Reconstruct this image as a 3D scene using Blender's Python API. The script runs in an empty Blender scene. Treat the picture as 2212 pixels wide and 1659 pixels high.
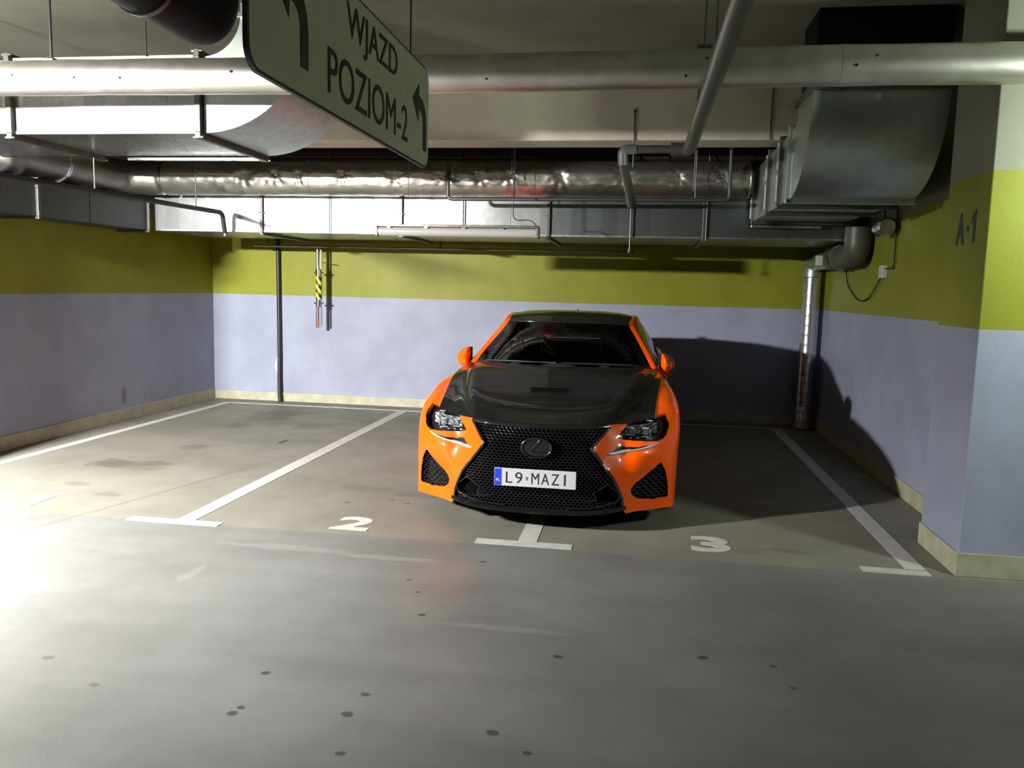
import bpy, bmesh, math, random
import numpy as np
from mathutils import Vector, Matrix
from mathutils.geometry import delaunay_2d_cdt
random.seed(7)
SC = bpy.context.scene
COL = SC.collection
PI = math.pi

# ------------------------------------------------------------------ materials
def newmat(name):
    m = bpy.data.materials.new(name); m.use_nodes = True
    nt = m.node_tree; nt.nodes.clear()
    out = nt.nodes.new('ShaderNodeOutputMaterial')
    b = nt.nodes.new('ShaderNodeBsdfPrincipled')
    nt.links.new(b.outputs[0], out.inputs[0])
    return m, nt, b, out

class NB:
    """small node builder"""
    def __init__(s, nt): s.nt = nt
    def n(s, t, **k):
        o = s.nt.nodes.new(t)
        for a, v in k.items(): setattr(o, a, v)
        return o
    def link(s, a, b): s.nt.links.new(a, b)
    def math(s, op, a, b=None, c=None, clamp=False):
        o = s.n('ShaderNodeMath', operation=op); o.use_clamp = clamp
        for i, v in enumerate((a, b, c)):
            if v is None: continue
            if isinstance(v, (int, float)): o.inputs[i].default_value = v
            else: s.link(v, o.inputs[i])
        return o.outputs[0]
    def vmath(s, op, a, b=None):
        o = s.n('ShaderNodeVectorMath', operation=op)
        for i, v in enumerate((a, b)):
            if v is None: continue
            if isinstance(v, (tuple, list)): o.inputs[i].default_value = v
            else: s.link(v, o.inputs[i])
        return o
    def mix(s, f, a, b):
        o = s.n('ShaderNodeMix', data_type='RGBA')
        for i, v in ((0, f), (6, a), (7, b)):
            if isinstance(v, (int, float)): o.inputs[i].default_value = v
            elif isinstance(v, (tuple, list)): o.inputs[i].default_value = (*v, 1) if len(v) == 3 else v
            else: s.link(v, o.inputs[i])
        return o.outputs[2]
    def noise(s, vec, scale, detail=4, rough=.55):
        o = s.n('ShaderNodeTexNoise'); o.inputs['Scale'].default_value = scale
        o.inputs['Detail'].default_value = detail; o.inputs['Roughness'].default_value = rough
        if vec is not None: s.link(vec, o.inputs['Vector'])
        return o.outputs['Fac']
    def ramp(s, f, lo, hi, a=0., b=1., smooth=True):
        o = s.n('ShaderNodeMapRange'); o.interpolation_type = 'SMOOTHSTEP' if smooth else 'LINEAR'
        s.link(f, o.inputs[0])
        for i, v in zip((1, 2, 3, 4), (lo, hi, a, b)): o.inputs[i].default_value = v
        return o.outputs[0]
    def bump(s, h, strength=.3, dist=.01):
        o = s.n('ShaderNodeBump'); o.inputs['Strength'].default_value = strength
        o.inputs['Distance'].default_value = dist; s.link(h, o.inputs['Height'])
        return o.outputs[0]

def coord(nb): return nb.n('ShaderNodeTexCoord').outputs['Object']

def simple(name, col, rough=.5, metal=0., noise=0., nscale=12, coat=0., bump=0., spec=.5):
    m, nt, b, _ = newmat(name); nb = NB(nt)
    b.inputs['Base Color'].default_value = (*col, 1)
    b.inputs['Roughness'].default_value = rough
    b.inputs['Metallic'].default_value = metal
    b.inputs['Specular IOR Level'].default_value = spec
    if coat:
        b.inputs['Coat Weight'].default_value = coat; b.inputs['Coat Roughness'].default_value = .05
    v = coord(nb)
    if noise:
        f = nb.noise(v, nscale, 5)
        lo = tuple(c * (1 - noise) for c in col); hi = tuple(min(1, c * (1 + noise)) for c in col)
        nb.link(nb.mix(nb.ramp(f, .3, .7), lo, hi), b.inputs['Base Color'])
    if bump:
        nb.link(nb.bump(nb.noise(v, nscale * 2, 6), bump, .01), b.inputs['Normal'])
    return m

LILAC = (.262, .28, .37); LIME = (.20, .213, .022); WHITEP = (.20, .20, .155); CREAM = (.33, .32, .23)
def spots_fac(nb, v, spots):
    """max of soft elliptical spots: (axisA, axisB, radiusA, radiusB, strength); v is a vector output"""
    cur = None
    wob = nb.n('ShaderNodeTexNoise'); wob.inputs['Scale'].default_value = 9
    wob.inputs['Detail'].default_value = 3; nb.link(v, wob.inputs['Vector'])
    w0 = nb.vmath('SUBTRACT', wob.outputs['Color'], (.5, .5, .5)).outputs[0]
    for (c, r, st) in spots:
        w = nb.n('ShaderNodeVectorMath', operation='MULTIPLY_ADD')
        nb.link(w0, w.inputs[0]); k = min(x for x in r if x < 5) * 1.6
        w.inputs[1].default_value = (k, k, k); nb.link(v, w.inputs[2])
        d = nb.vmath('SUBTRACT', w.outputs[0], c).outputs[0]
        e = nb.vmath('MULTIPLY', d, tuple(1 / q for q in r)).outputs[0]
        L = nb.vmath('LENGTH', e).outputs['Value']
        f = nb.ramp(L, .6, 1.15, st, 0.)
        cur = f if cur is None else nb.math('MAXIMUM', cur, f)
    return cur

def wall_mat(name, dirt=()):
    m, nt, b, _ = newmat(name); nb = NB(nt); v = coord(nb)
    sep = nb.n('ShaderNodeSeparateXYZ'); nb.link(v, sep.inputs[0]); z = sep.outputs[2]
    wv = nb.noise(v, 6, 2)
    zz = nb.math('ADD', z, nb.math('MULTIPLY', nb.math('SUBTRACT', wv, .5), .008))
    f1 = nb.math('GREATER_THAN', zz, 1.393)
    f2 = nb.math('GREATER_THAN', zz, 2.245)
    c = nb.mix(f1, LILAC, LIME); c = nb.mix(f2, c, WHITEP)
    mott = nb.ramp(nb.noise(v, 1.7, 6, .65), .3, .75, .86, 1.05)
    mul = nb.n('ShaderNodeVectorMath', operation='SCALE'); nb.link(c, mul.inputs[0]); nb.link(mott, mul.inputs['Scale'])
    c = mul.outputs[0]
    if dirt: c = nb.mix(spots_fac(nb, v, dirt), c, (.13, .12, .10))
    nb.link(c, b.inputs['Base Color'])
    b.inputs['Roughness'].default_value = .45
    b.inputs['Specular IOR Level'].default_value = .15
    nb.link(nb.bump(nb.noise(v, 38, 5), .12, .01), b.inputs['Normal'])
    return m

SCR = (-3.43, 5.35, 1.33)
def floor_mat():
    m, nt, b, _ = newmat('painted_concrete_floor'); nb = NB(nt); v = coord(nb)
    sep = nb.n('ShaderNodeSeparateXYZ'); nb.link(v, sep.inputs[0])
    wob = nb.math('MULTIPLY', nb.math('SUBTRACT', nb.noise(v, 5, 4), .5), .03)
    f = nb.math('GREATER_THAN', nb.math('ADD', sep.outputs[1], wob), 4.745)
    n1 = nb.ramp(nb.noise(v, .9, 7, .6), .3, .7)
    st = nb.n('ShaderNodeMapping'); st.inputs['Scale'].default_value = (.35, 2.2, 1); nb.link(v, st.inputs[0])
    n2 = nb.ramp(nb.noise(st.outputs[0], 1.4, 6, .65), .35, .72)
    bay = nb.mix(n1, (.142, .134, .112), (.190, .181, .157))
    ais = nb.mix(n1, (.118, .118, .116), (.165, .165, .164))
    ais = nb.mix(nb.math('MULTIPLY', n2, .35), ais, (.095, .096, .094))
    c = nb.mix(f, ais, bay)
    # pale scuffed patches just in front of the bay edge and a reddish smear
    c = nb.mix(spots_fac(nb, v, [((-2.0, 4.42, 0), (.45, .05, 9), .3), ((-1.35, 4.38, 0), (.35, .04, 9), .4),
                                 ((-2.3, 3.9, 0), (.04, .15, 9), .25), ((-.55, 3.55, 0), (.35, .03, 9), .25)]), c, (.24, .236, .23))
    c = nb.mix(spots_fac(nb, v, [((-1.0, 4.1, 0), (.22, .5, 9), .13)]), c, (.24, .12, .115))
    spots = [(-1.391, 2.612, .03), (-1.381, 2.655, .022), (-.984, 2.688, .034), (-.922, 2.446, .026), (-.447, 2.669, .03),
             (-1.418, 2.929, .028), (-.971, 2.844, .028), (-.959, 3.62, .026), (-1.152, 4.065, .02), (-1.057, 3.903, .02),
             (-.279, 3.312, .03), (.332, 3.436, .032), (-.309, 2.568, .025), (-.823, 4.438, .024), (.617, 3.408, .022),
             (.668, 3.226, .02), (-2.013, 5.474, .03), (-1.587, 5.542, .03), (-1.72, 5.62, .03)]
    dk = [((x, y, 0), (r * .8, r * .62, 9), .8) for x, y, r in spots]
    dk += [((-2.012, 2.7, 0), (.03, .02, 9), .4), ((-2.333, 2.875, 0), (.03, .02, 9), .4), ((-3.41, 7.48, 0), (.035, .12, 9), .75)]
    c = nb.mix(spots_fac(nb, v, dk), c, (.035, .033, .03))
    big = [((-4.35, 6.2, 0), (.22, .16, 9), .75), ((-4.02, 6.26, 0), (.16, .12, 9), .6), ((-4.13, 6.1, 0), (.34, .09, 9), .35),
           ((-4.08, 7.02, 0), (.14, .16, 9), .4), ((-4.16, 5.49, 0), (.12, .07, 9), .4), ((-3.74, 5.26, 0), (.12, .06, 9), .4),
           ((-4.19, 8.98, 0), (.3, .5, 9), .6), ((-4.27, 8.24, 0), (.13, .3, 9), .4), ((-3.5, 8.4, 0), (.2, .3, 9), .3),
           ((-2.0, 5.9, 0), (.25, .1, 9), .3), ((-1.6, 5.8, 0), (.2, .1, 9), .35), ((.95, 5.05, 0), (.13, .06, 9), .45), ((.72, 5.0, 0), (.1, .1, 9), .3)]
    c = nb.mix(spots_fac(nb, v, big), c, (.09, .075, .055))
    # long faint tyre scrape
    rt = nb.n('ShaderNodeMapping'); rt.vector_type = 'TEXTURE'; rt.inputs['Location'].default_value = (SCR[0], SCR[1], 0)
    rt.inputs['Rotation'].default_value = (0, 0, SCR[2]); nb.link(v, rt.inputs[0])
    c = nb.mix(spots_fac(nb, rt.outputs[0], [((0, 0, 0), (1.9, .022, 4.9), .45)]), c, (.10, .095, .085))
    nb.link(c, b.inputs['Base Color'])
    nb.link(nb.ramp(nb.noise(v, 3, 5), .3, .7, .42, .58), b.inputs['Roughness'])
    b.inputs['Specular IOR Level'].default_value = .13
    nb.link(nb.bump(nb.noise(v, 60, 6), .08, .01), b.inputs['Normal'])
    return m

def galv_mat(name, base=.62, rough=.36, step=.155, tint=(1, 1.01, 1.05)):
    m, nt, b, _ = newmat(name); nb = NB(nt); v = coord(nb)
    sep = nb.n('ShaderNodeSeparateXYZ'); nb.link(v, sep.inputs[0])
    q = nb.math('FLOOR', nb.math('DIVIDE', nb.math('ADD', sep.outputs[0], nb.math('MULTIPLY', sep.outputs[1], .37)), step))
    wn = nb.n('ShaderNodeTexWhiteNoise', noise_dimensions='1D'); nb.link(q, wn.inputs['W'])
    vo = nb.n('ShaderNodeTexVoronoi'); vo.inputs['Scale'].default_value = 26; nb.link(v, vo.inputs['Vector'])
    spg = nb.n('ShaderNodeSeparateXYZ'); nb.link(vo.outputs['Color'], spg.inputs[0])
    f = nb.math('ADD', nb.math('MULTIPLY', wn.outputs['Value'], .75), nb.math('MULTIPLY', spg.outputs[0], .25))
    lo = tuple(base * .74 * t for t in tint); hi = tuple(min(1, base * 1.2 * t) for t in tint)
    nb.link(nb.mix(f, lo, hi), b.inputs['Base Color'])
    b.inputs['Metallic'].default_value = .9
    nb.link(nb.ramp(f, 0, 1, rough * 1.2, rough * .85, False), b.inputs['Roughness'])
    nb.link(nb.bump(nb.noise(v, 2.2, 2), .25, .02), b.inputs['Normal'])
    return m

def foil_mat(name, base=.72, rough=.24, scale=9, strength=.55, tint=(1.03, 1, .93)):
    m, nt, b, _ = newmat(name); nb = NB(nt); v = coord(nb)
    st = nb.n('ShaderNodeMapping'); st.inputs['Scale'].default_value = (1, 2.2, 2.2); nb.link(v, st.inputs[0])
    n1 = nb.noise(st.outputs[0], scale, 3, .5)
    vo = nb.n('ShaderNodeTexVoronoi', feature='DISTANCE_TO_EDGE'); vo.inputs['Scale'].default_value = scale * 1.1
    nb.link(st.outputs[0], vo.inputs['Vector'])
    h = nb.math('ADD', n1, nb.math('MULTIPLY', vo.outputs['Distance'], .5))
    nb.link(nb.bump(h, strength, .02), b.inputs['Normal'])
    nb.link(nb.mix(nb.ramp(nb.noise(v, 5, 5), .35, .7), tuple(base * .8 * t for t in tint), tuple(base * t for t in tint)), b.inputs['Base Color'])
    b.inputs['Metallic'].default_value = .95; b.inputs['Roughness'].default_value = rough
    return m

M = {}
M['wall'] = wall_mat('two_tone_wall_paint', [])
M['wall_l'] = wall_mat('two_tone_wall_paint_chipped', [((-5.57, 8.16, .265), (9, .05, .10), .8), ((-5.57, 8.55, .24), (9, .03, .03), .4)])
M['floor'] = floor_mat()
M['ceil'] = simple('ceiling_concrete', (.15, .145, .11), .8, noise=.12, nscale=2.5, bump=.15)
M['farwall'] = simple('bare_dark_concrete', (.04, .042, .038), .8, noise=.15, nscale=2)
M['cream'] = simple('cream_plinth_paint', CREAM, .5, noise=.12, nscale=8)
M['line'] = simple('white_road_paint', (.42, .41, .40), .5, noise=.10, nscale=14)
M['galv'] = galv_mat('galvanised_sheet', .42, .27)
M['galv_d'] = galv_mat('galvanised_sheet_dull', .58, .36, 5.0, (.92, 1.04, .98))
M['galv_shade'] = galv_mat('galvanised_sheet_shaded', .17, .34, .155, (.93, 1.03, 1.02))  # darker copy of the sheet, light fading to the right put into its colour
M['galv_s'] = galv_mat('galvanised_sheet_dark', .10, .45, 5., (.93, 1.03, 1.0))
M['flange'] = simple('galvanised_flange', (.55, .56, .56), .3, .95, noise=.2, nscale=20)
M['flange_d'] = simple('dark_flange', (.13, .125, .12), .4, .8, noise=.2, nscale=20)
M['bolt'] = simple('zinc_bolt', (.8, .8, .78), .2, 1.)
M['pipefoil'] = foil_mat('foil_wrapped_pipe', .68, .42, 3, .12)
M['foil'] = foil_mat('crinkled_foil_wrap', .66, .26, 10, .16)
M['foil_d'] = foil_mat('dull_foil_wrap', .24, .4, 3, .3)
M['black'] = simple('black_painted_steel', (.02, .02, .022), .45, .3)
M['rod'] = simple('threaded_rod_steel', (.10, .10, .10), .45, .7)
M['brownpipe'] = simple('dark_brown_pipe', (.045, .025, .022), .4, .1)
M['redpipe'] = simple('dark_red_pipe', (.16, .025, .02), .4, .1)
M['greypipe'] = simple('grey_drain_pipe', (.07, .068, .056), .45, noise=.1)
M['rubber_and_shade'] = simple('black_rubber_and_shade', (.004, .004, .0045), .6, spec=.15)
M['sign'] = simple('sign_face_paint', (.80, .84, .62), .5, noise=.03)
M['signtext'] = simple('sign_black_lettering', (.012, .016, .010), .5)
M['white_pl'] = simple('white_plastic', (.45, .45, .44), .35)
M['tube'] = simple('unlit_lamp_tube', (.33, .315, .31), .25)
M['grey_pl'] = simple('grey_plastic', (.11, .113, .11), .4)
M['chrome'] = simple('bright_steel', (.75, .76, .78), .15, 1.)
def stripe_mat():
    m, nt, b, _ = newmat('yellow_black_hazard_tape'); nb = NB(nt); v = coord(nb)
    sep = nb.n('ShaderNodeSeparateXYZ'); nb.link(v, sep.inputs[0])
    s = nb.math('ADD', nb.math('MULTIPLY', sep.outputs[2], 9.2), nb.math('MULTIPLY', sep.outputs[0], 14))
    f = nb.math('GREATER_THAN', nb.math('FRACT', s), .5)
    nb.link(nb.mix(f, (.02, .018, .02), (.75, .68, .03)), b.inputs['Base Color']); b.inputs['Roughness'].default_value = .35
    return m
M['hazard'] = stripe_mat()
def spiral_mat():
    m, nt, b, _ = newmat('spiral_seam_duct'); nb = NB(nt); v = coord(nb)
    b.inputs['Base Color'].default_value = (.62, .62, .66, 1); b.inputs['Metallic'].default_value = .95
    b.inputs['Roughness'].default_value = .27
    nb.link(nb.bump(nb.noise(v, 8, 2), .05, .01), b.inputs['Normal'])
    return m
M['spiral'] = spiral_mat()
def emis(name, col, s):
    m, nt, b, out = newmat(name)
    b.inputs['Base Color'].default_value = (*col, 1)
    b.inputs['Emission Color'].default_value = (*col, 1); b.inputs['Emission Strength'].default_value = s
    return m

# ------------------------------------------------------------------ mesh helpers
def tag(o, label=None, cat=None, group=None, kind=None):
    if label: o['label'] = label
    if cat: o['category'] = cat
    if group: o['group'] = group
    if kind: o['kind'] = kind
    return o
def empty(name, loc, label, cat, group=None):
    o = bpy.data.objects.new(name, None); COL.objects.link(o); o.location = loc
    o.empty_display_size = .1
    tag(o, label, cat, group); return o
def link(name, bm, mat, parent=None, smooth=None, label=None):
    """links a bmesh (in world coordinates) as one object; keeps world placement under its parent"""
    me = bpy.data.meshes.new(name); bm.to_mesh(me); bm.free()
    o = bpy.data.objects.new(name, me); COL.objects.link(o)
    mats = mat if isinstance(mat, (list, tuple)) else [mat]
    for q in mats: me.materials.append(q)
    if smooth is not None:
        for p in me.polygons: p.use_smooth = True
        if smooth < 180: me.set_sharp_from_angle(angle=math.radians(smooth))
    if parent:
        o.parent = parent
        off = Vector((0, 0, 0)); q = parent
        while q: off += q.location; q = q.parent
        o.location = -off
    if label: o['label'] = label
    return o
def box(bm, x0, x1, y0, y1, z0, z1, bev=0.):
    vs = [bm.verts.new(p) for p in ((x0, y0, z0), (x1, y0, z0), (x1, y1, z0), (x0, y1, z0), (x0, y0, z1), (x1, y0, z1), (x1, y1, z1), (x0, y1, z1))]
    fs = [bm.faces.new([vs[i] for i in f]) for f in ((3, 2, 1, 0), (4, 5, 6, 7), (0, 1, 5, 4), (1, 2, 6, 5), (2, 3, 7, 6), (3, 0, 4, 7))]
    if bev:
        es = list({e for f in fs for e in f.edges})
        bmesh.ops.bevel(bm, geom=es, offset=bev, segments=2, affect='EDGES', profile=.5)
def nbm(): return bmesh.new()
def frames(path):
    """parallel transport frames along a polyline"""
    P = [Vector(p) for p in path]; n = len(P); T = []
    for i in range(n):
        a = P[max(0, i - 1)]; b = P[min(n - 1, i + 1)]; T.append((b - a).normalized())
    up = Vector((0, 0, 1)) if abs(T[0].z) < .9 else Vector((1, 0, 0))
    U = T[0].cross(up).normalized(); out = []
    for i in range(n):
        U = (U - T[i] * U.dot(T[i])).normalized(); out.append((P[i], T[i], U, T[i].cross(U)))
    return out
def rounded(path, r, k=5):
    """replaces inner corners of a polyline by arcs of about radius r"""
    P = [Vector(p) for p in path]; out = [P[0]]
    for i in range(1, len(P) - 1):
        a, b, c = P[i - 1], P[i], P[i + 1]
        d1 = (a - b); d2 = (c - b); q = min(r, d1.length * .45, d2.length * .45)
        p0 = b + d1.normalized() * q; p2 = b + d2.normalized() * q
        for j in range(k + 1):
            t = j / k; out.append(p0 * (1 - t) ** 2 + b * 2 * t * (1 - t) + p2 * t * t)
    out.append(P[-1]); return out
def tube(bm, path, r, seg=16, caps=True, rad=None):
    fr = frames(path); rings = []
    for i, (p, t, u, v) in enumerate(fr):
        rr = rad(i, len(fr)) if rad else r
        rings.append([bm.verts.new(p + (u * math.cos(a) + v * math.sin(a)) * rr) for a in [2 * PI * k / seg for k in range(seg)]])
    for a, b in zip(rings, rings[1:]):
        for k in range(seg):
            bm.faces.new((a[k], a[(k + 1) % seg], b[(k + 1) % seg], b[k]))
    if caps:
        bm.faces.new(rings[0][::-1]); bm.faces.new(rings[-1])
    return rings
def ringband(bm, c, axis, r, w, th=.006, seg=24):
    """pipe clamp ring around axis at c"""
    c = Vector(c); ax = Vector(axis).normalized()
    tube(bm, [c - ax * w / 2, c + ax * w / 2], r + th, seg)
def extrude_poly(bm, pts3, vec):
    """closed prism from a planar outline"""
    vec = Vector(vec); a = [bm.verts.new(p) for p in pts3]; b = [bm.verts.new(Vector(p) + vec) for p in pts3]
    n = len(a); bm.faces.new(a[::-1]); bm.faces.new(b)
    for i in range(n): bm.faces.new((a[i], a[(i + 1) % n], b[(i + 1) % n], b[i]))
    bmesh.ops.recalc_face_normals(bm, faces=bm.faces)
def text_bm(s, bold=0., ex=.002):
    """mesh of a string in the xy plane, normalised so that its box is 0..1 in both directions"""
    cu = bpy.data.curves.new('t', 'FONT'); cu.body = s; cu.offset = bold; cu.extrude = ex; cu.resolution_u = 6
    o = bpy.data.objects.new('t', cu); COL.objects.link(o)
    dg = bpy.context.evaluated_depsgraph_get(); dg.update()
    me = bpy.data.meshes.new_from_object(o.evaluated_get(dg))
    bpy.data.objects.remove(o); bm = bmesh.new(); bm.from_mesh(me); bpy.data.meshes.remove(me)
    xs = [v.co.x for v in bm.verts]; ys = [v.co.y for v in bm.verts]; zs = [v.co.z for v in bm.verts]
    for v in bm.verts:
        v.co = Vector(((v.co.x - min(xs)) / (max(xs) - min(xs)), (v.co.y - min(ys)) / (max(ys) - min(ys)), 1. if v.co.z > 0 else 0.))
    return bm
def put_text(dst, s, org, ux, uy, un, bold=0.):
    """text box of corner org, width vector ux, height vector uy, thickness vector un, appended to dst"""
    t = text_bm(s, bold); org, ux, uy, un = map(Vector, (org, ux, uy, un))
    mp = {v: dst.verts.new(org + ux * v.co.x + uy * v.co.y + un * v.co.z) for v in t.verts}
    for f in t.faces:
        try: dst.faces.new([mp[v] for v in f.verts])
        except ValueError: pass
    t.free()
def struct(name, bm, mat, smooth=None):
    return tag(link(name, bm, mat, None, smooth), kind='structure')

# ------------------------------------------------------------------ camera
CAMH = 1.55
def setup_camera():
    yaw, pitch, roll, f = .1521, -.1161, .0249, 1764.12
    cy, sy = math.cos(yaw), math.sin(yaw)
    fw = Vector((-sy * math.cos(pitch), cy * math.cos(pitch), math.sin(pitch)))
    r = Vector((cy, sy, 0)); u = r.cross(fw)
    c, s = math.cos(roll), math.sin(roll)
    r2 = r * c + u * s; u2 = u * c - r * s
    cam = bpy.data.cameras.new('camera'); o = bpy.data.objects.new('camera', cam); COL.objects.link(o)
    mtx = Matrix(((r2.x, u2.x, -fw.x, 0), (r2.y, u2.y, -fw.y, 0), (r2.z, u2.z, -fw.z, CAMH), (0, 0, 0, 1)))
    o.matrix_world = mtx
    cam.sensor_fit = 'HORIZONTAL'; cam.sensor_width = 36.; cam.lens = f / 2212 * 36.; cam.clip_start = .05
    SC.camera = o
setup_camera()

# ------------------------------------------------------------------ the room
XL, XR, YB, ZC = -5.57, 2.095, 10.109, 3.35
XP, YP0, YP1 = 1.834, 4.807, 5.431
X0, X1, YN = -14., 7.5, -7.
bm = nbm(); box(bm, X0, X1, YN, YB + .2, -.1, 0); struct('floor', bm, M['floor'])
bm = nbm(); box(bm, X0, X1, YN, YB + .2, ZC, ZC + .1); struct('ceiling', bm, M['ceil'])
bm = nbm(); box(bm, XL - .3, XR + .3, YB, YB + .2, 0, ZC); struct('wall_back', bm, M['wall'])
bm = nbm(); box(bm, XL - .2, XL, 4.9, YB, 0, ZC); struct('wall_left', bm, M['wall_l'])
bm = nbm(); box(bm, XR, XR + .2, 5.0, YB, 0, ZC); struct('wall_right', bm, M['wall'])
bm = nbm(); box(bm, XP, 2.9, YP0, YP1, 0, ZC, .006); struct('wall_pillar_right', bm, M['wall'])
bm = nbm(); box(bm, -6.4, -5.31, YP0, YP1, 0, ZC, .006); struct('wall_pillar_left', bm, M['wall'])
bm = nbm(); box(bm, 2.9, X1, YP0 + .3, YP0 + .5, 0, ZC); struct('wall_right_far', bm, M['farwall'])
bm = nbm(); box(bm, X0, -6.4, YP0 + .3, YP0 + .5, 0, ZC); struct('wall_left_far', bm, M['farwall'])
bm = nbm(); box(bm, X0, X1, YN - .2, YN, 0, ZC); struct('wall_front', bm, M['farwall'])
bm = nbm(); box(bm, X0 - .2, X0, YN, YB, 0, ZC); struct('wall_end_left', bm, M['farwall'])
bm = nbm(); box(bm, X1, X1 + .2, YN, YB, 0, ZC); struct('wall_end_right', bm, M['farwall'])
bm = nbm(); box(bm, XL, XR, 7.05, 7.40, 2.80, ZC, .01); struct('trim_ceiling_beam', bm, simple('beam_paint', (.52, .48, .37), .7, noise=.08, nscale=3, bump=.1))
# plinths
bm = nbm(); box(bm, XL + .012, XR - .012, YB - .012, YB, 0, .115, .003); struct('baseboard_back', bm, M['cream'])
bm = nbm(); box(bm, XL, XL + .012, YP1, YB, 0, .13, .003); struct('baseboard_left', bm, M['cream'])
bm = nbm(); box(bm, XR - .012, XR, YP1, YB, 0, .13, .003); struct('baseboard_right', bm, M['cream'])
bm = nbm(); box(bm, XP - .012, 2.9, YP0 - .012, YP0, 0, .135, .003)
box(bm, XP - .012, XP, YP0, YP1 + .0, 0, .135, .003); struct('baseboard_pillar', bm, M['cream'])

# floor paint
def quad_line(bm, a, b, w, z=.003):
    a, b = Vector((*a, 0)), Vector((*b, 0)); d = (b - a).normalized(); n = Vector((-d.y, d.x, 0)) * w / 2
    pts = [a - n, b - n, b + n, a + n]
    extrude_poly(bm, [Vector((p.x, p.y, .0)) for p in pts], (0, 0, z))
def marking(name, quads, label, cat='floor marking', group=None):
    bm = nbm()
    for q in quads: quad_line(bm, *q)
    return tag(link(name, bm, M['line']), label, cat, group)
marking('parking_line', [((-5.207, 4.8), (-5.207, 9.8), .10)], 'long white bay line on the floor beside the left wall', group=None)
marking('parking_line', [((-2.86, 4.8), (-2.86, 9.74), .12), ((-3.235, 4.755), (-2.60, 4.755), .09)], 'white T-ended bay line between painted numbers 1 and 2')
marking('parking_line', [((-.625, 4.87), (-.625, 9.74), .115), ((-.94, 4.81), (-.345, 4.81), .095)], 'white T-ended bay line running under the orange car')
marking('parking_line', [((1.632, 4.84), (1.632, 9.74), .115), ((1.32, 4.80), (1.69, 4.80), .09)], 'white bay line with short foot nearest the right pillar')
marking('parking_line', [((-5.155, 9.79), (1.69, 9.79), .075)], 'thin white line across the bays along the back wall')
ONE = ((.5, 0), (.85, 0), (.85, 1), (.55, 1), (.1, .78), (.1, .58), (.5, .74))
for s, x0, x1, y0, y1, lb in (('1', -4.22, -4.02, 4.87, 5.17, 'white number 1 painted on the floor of the left bay'),
                              ('2', -1.905, -1.655, 4.84, 5.13, 'white number 2 painted on the floor left of the car'),
                              ('3', .375, .615, 4.92, 5.23, 'white number 3 painted on the floor right of the car')):
    bm = nbm()
    if s == '1': extrude_poly(bm, [(x0 + u * (x1 - x0), y0 + v * (y1 - y0), 0) for u, v in ONE], (0, 0, .003))
    else: put_text(bm, s, (x0, y0, .0), (x1 - x0, 0, 0), (0, y1 - y0, 0), (0, 0, .003), .035)
    tag(link('bay_number', bm, M['line']), lb, 'painted number')

# A-1 lettering on the pillar side (faces -X): right direction seen from the bay is -Y
bm = nbm()
put_text(bm, 'A', (XP, 5.255, 1.868), (0, -.13, 0), (0, 0, .185), (-.002, 0, 0), .05)
put_text(bm, '-', (XP, 5.10, 1.94), (0, -.035, 0), (0, 0, .03), (-.002, 0, 0), .02)
extrude_poly(bm, [(XP, 5.045 - u * .085, 1.868 + v * .185) for u, v in ONE], (-.002, 0, 0))
tag(link('pillar_lettering', bm, simple('stencil_black', (.012, .02, .012), .6)), 'black stencilled A-1 on the lime band of the pillar', 'lettering')

# ------------------------------------------------------------------ direction sign
sg = empty('direction_sign', (-.935, 2.69, 2.07), 'hanging grey-green sign reading WJAZD POZIOM-2 with two bent arrows', 'sign')
def round_rect(y0, y1, z0, z1, r, k=6):
    pts = []
    for cy, cz, a0 in ((y1 - r, z1 - r, 0), (y0 + r, z1 - r, 90), (y0 + r, z0 + r, 180), (y1 - r, z0 + r, 270)):
        for i in range(k + 1):
            a = math.radians(a0 + 90 * i / k); pts.append((cy + r * math.cos(a), cz + r * math.sin(a)))
    return pts
bm = nbm(); extrude_poly(bm, [(-.943, y, z) for y, z in round_rect(1.865, 3.515, 2.052, 2.462, .06)], (.012, 0, 0)); link('sign_panel', bm, M['signtext'], sg)
bm = nbm(); extrude_poly(bm, [(-.931, y, z) for y, z in round_rect(1.872, 3.508, 2.060, 2.454, .054)], (.002, 0, 0)); link('sign_face', bm, M['sign'], sg)
bm = nbm()
put_text(bm, 'WJAZD', (-.929, 2.515, 2.285), (0, .532, 0), (0, 0, .134), (.002, 0, 0), .004)
put_text(bm, 'POZIOM-2', (-.929, 2.360, 2.108), (0, .828, 0), (0, 0, .132), (.002, 0, 0), .0)
link('sign_lettering', bm, M['signtext'], sg)
def arrow(oy, oz=0.):
    out = [(3.352, 2.372), (3.258, 2.297), (3.345, 2.222), (3.350, 2.272)]
    inner = [(3.38, 2.268), (3.405, 2.255), (3.417, 2.230), (3.418, 2.20), (3.418, 2.118)]
    outer = [(3.470, 2.118), (3.470, 2.215), (3.462, 2.262), (3.440, 2.296), (3.405, 2.318), (3.352, 2.325)]
    return [(y + oy, z + oz) for y, z in out + inner + outer]
for oy in (0, -1.255):
    bm = nbm(); extrude_poly(bm, [(-.929, y, z) for y, z in arrow(oy, .012 if oy else 0)], (.002, 0, 0)); link('sign_arrow', bm, M['signtext'], sg)
for y in (2.15, 3.25):
    bm = nbm(); tube(bm, [(-.937, y, 2.45), (-.937, y, ZC)], .004, 8); link('hanger_rod', bm, M['rod'], sg)

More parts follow.
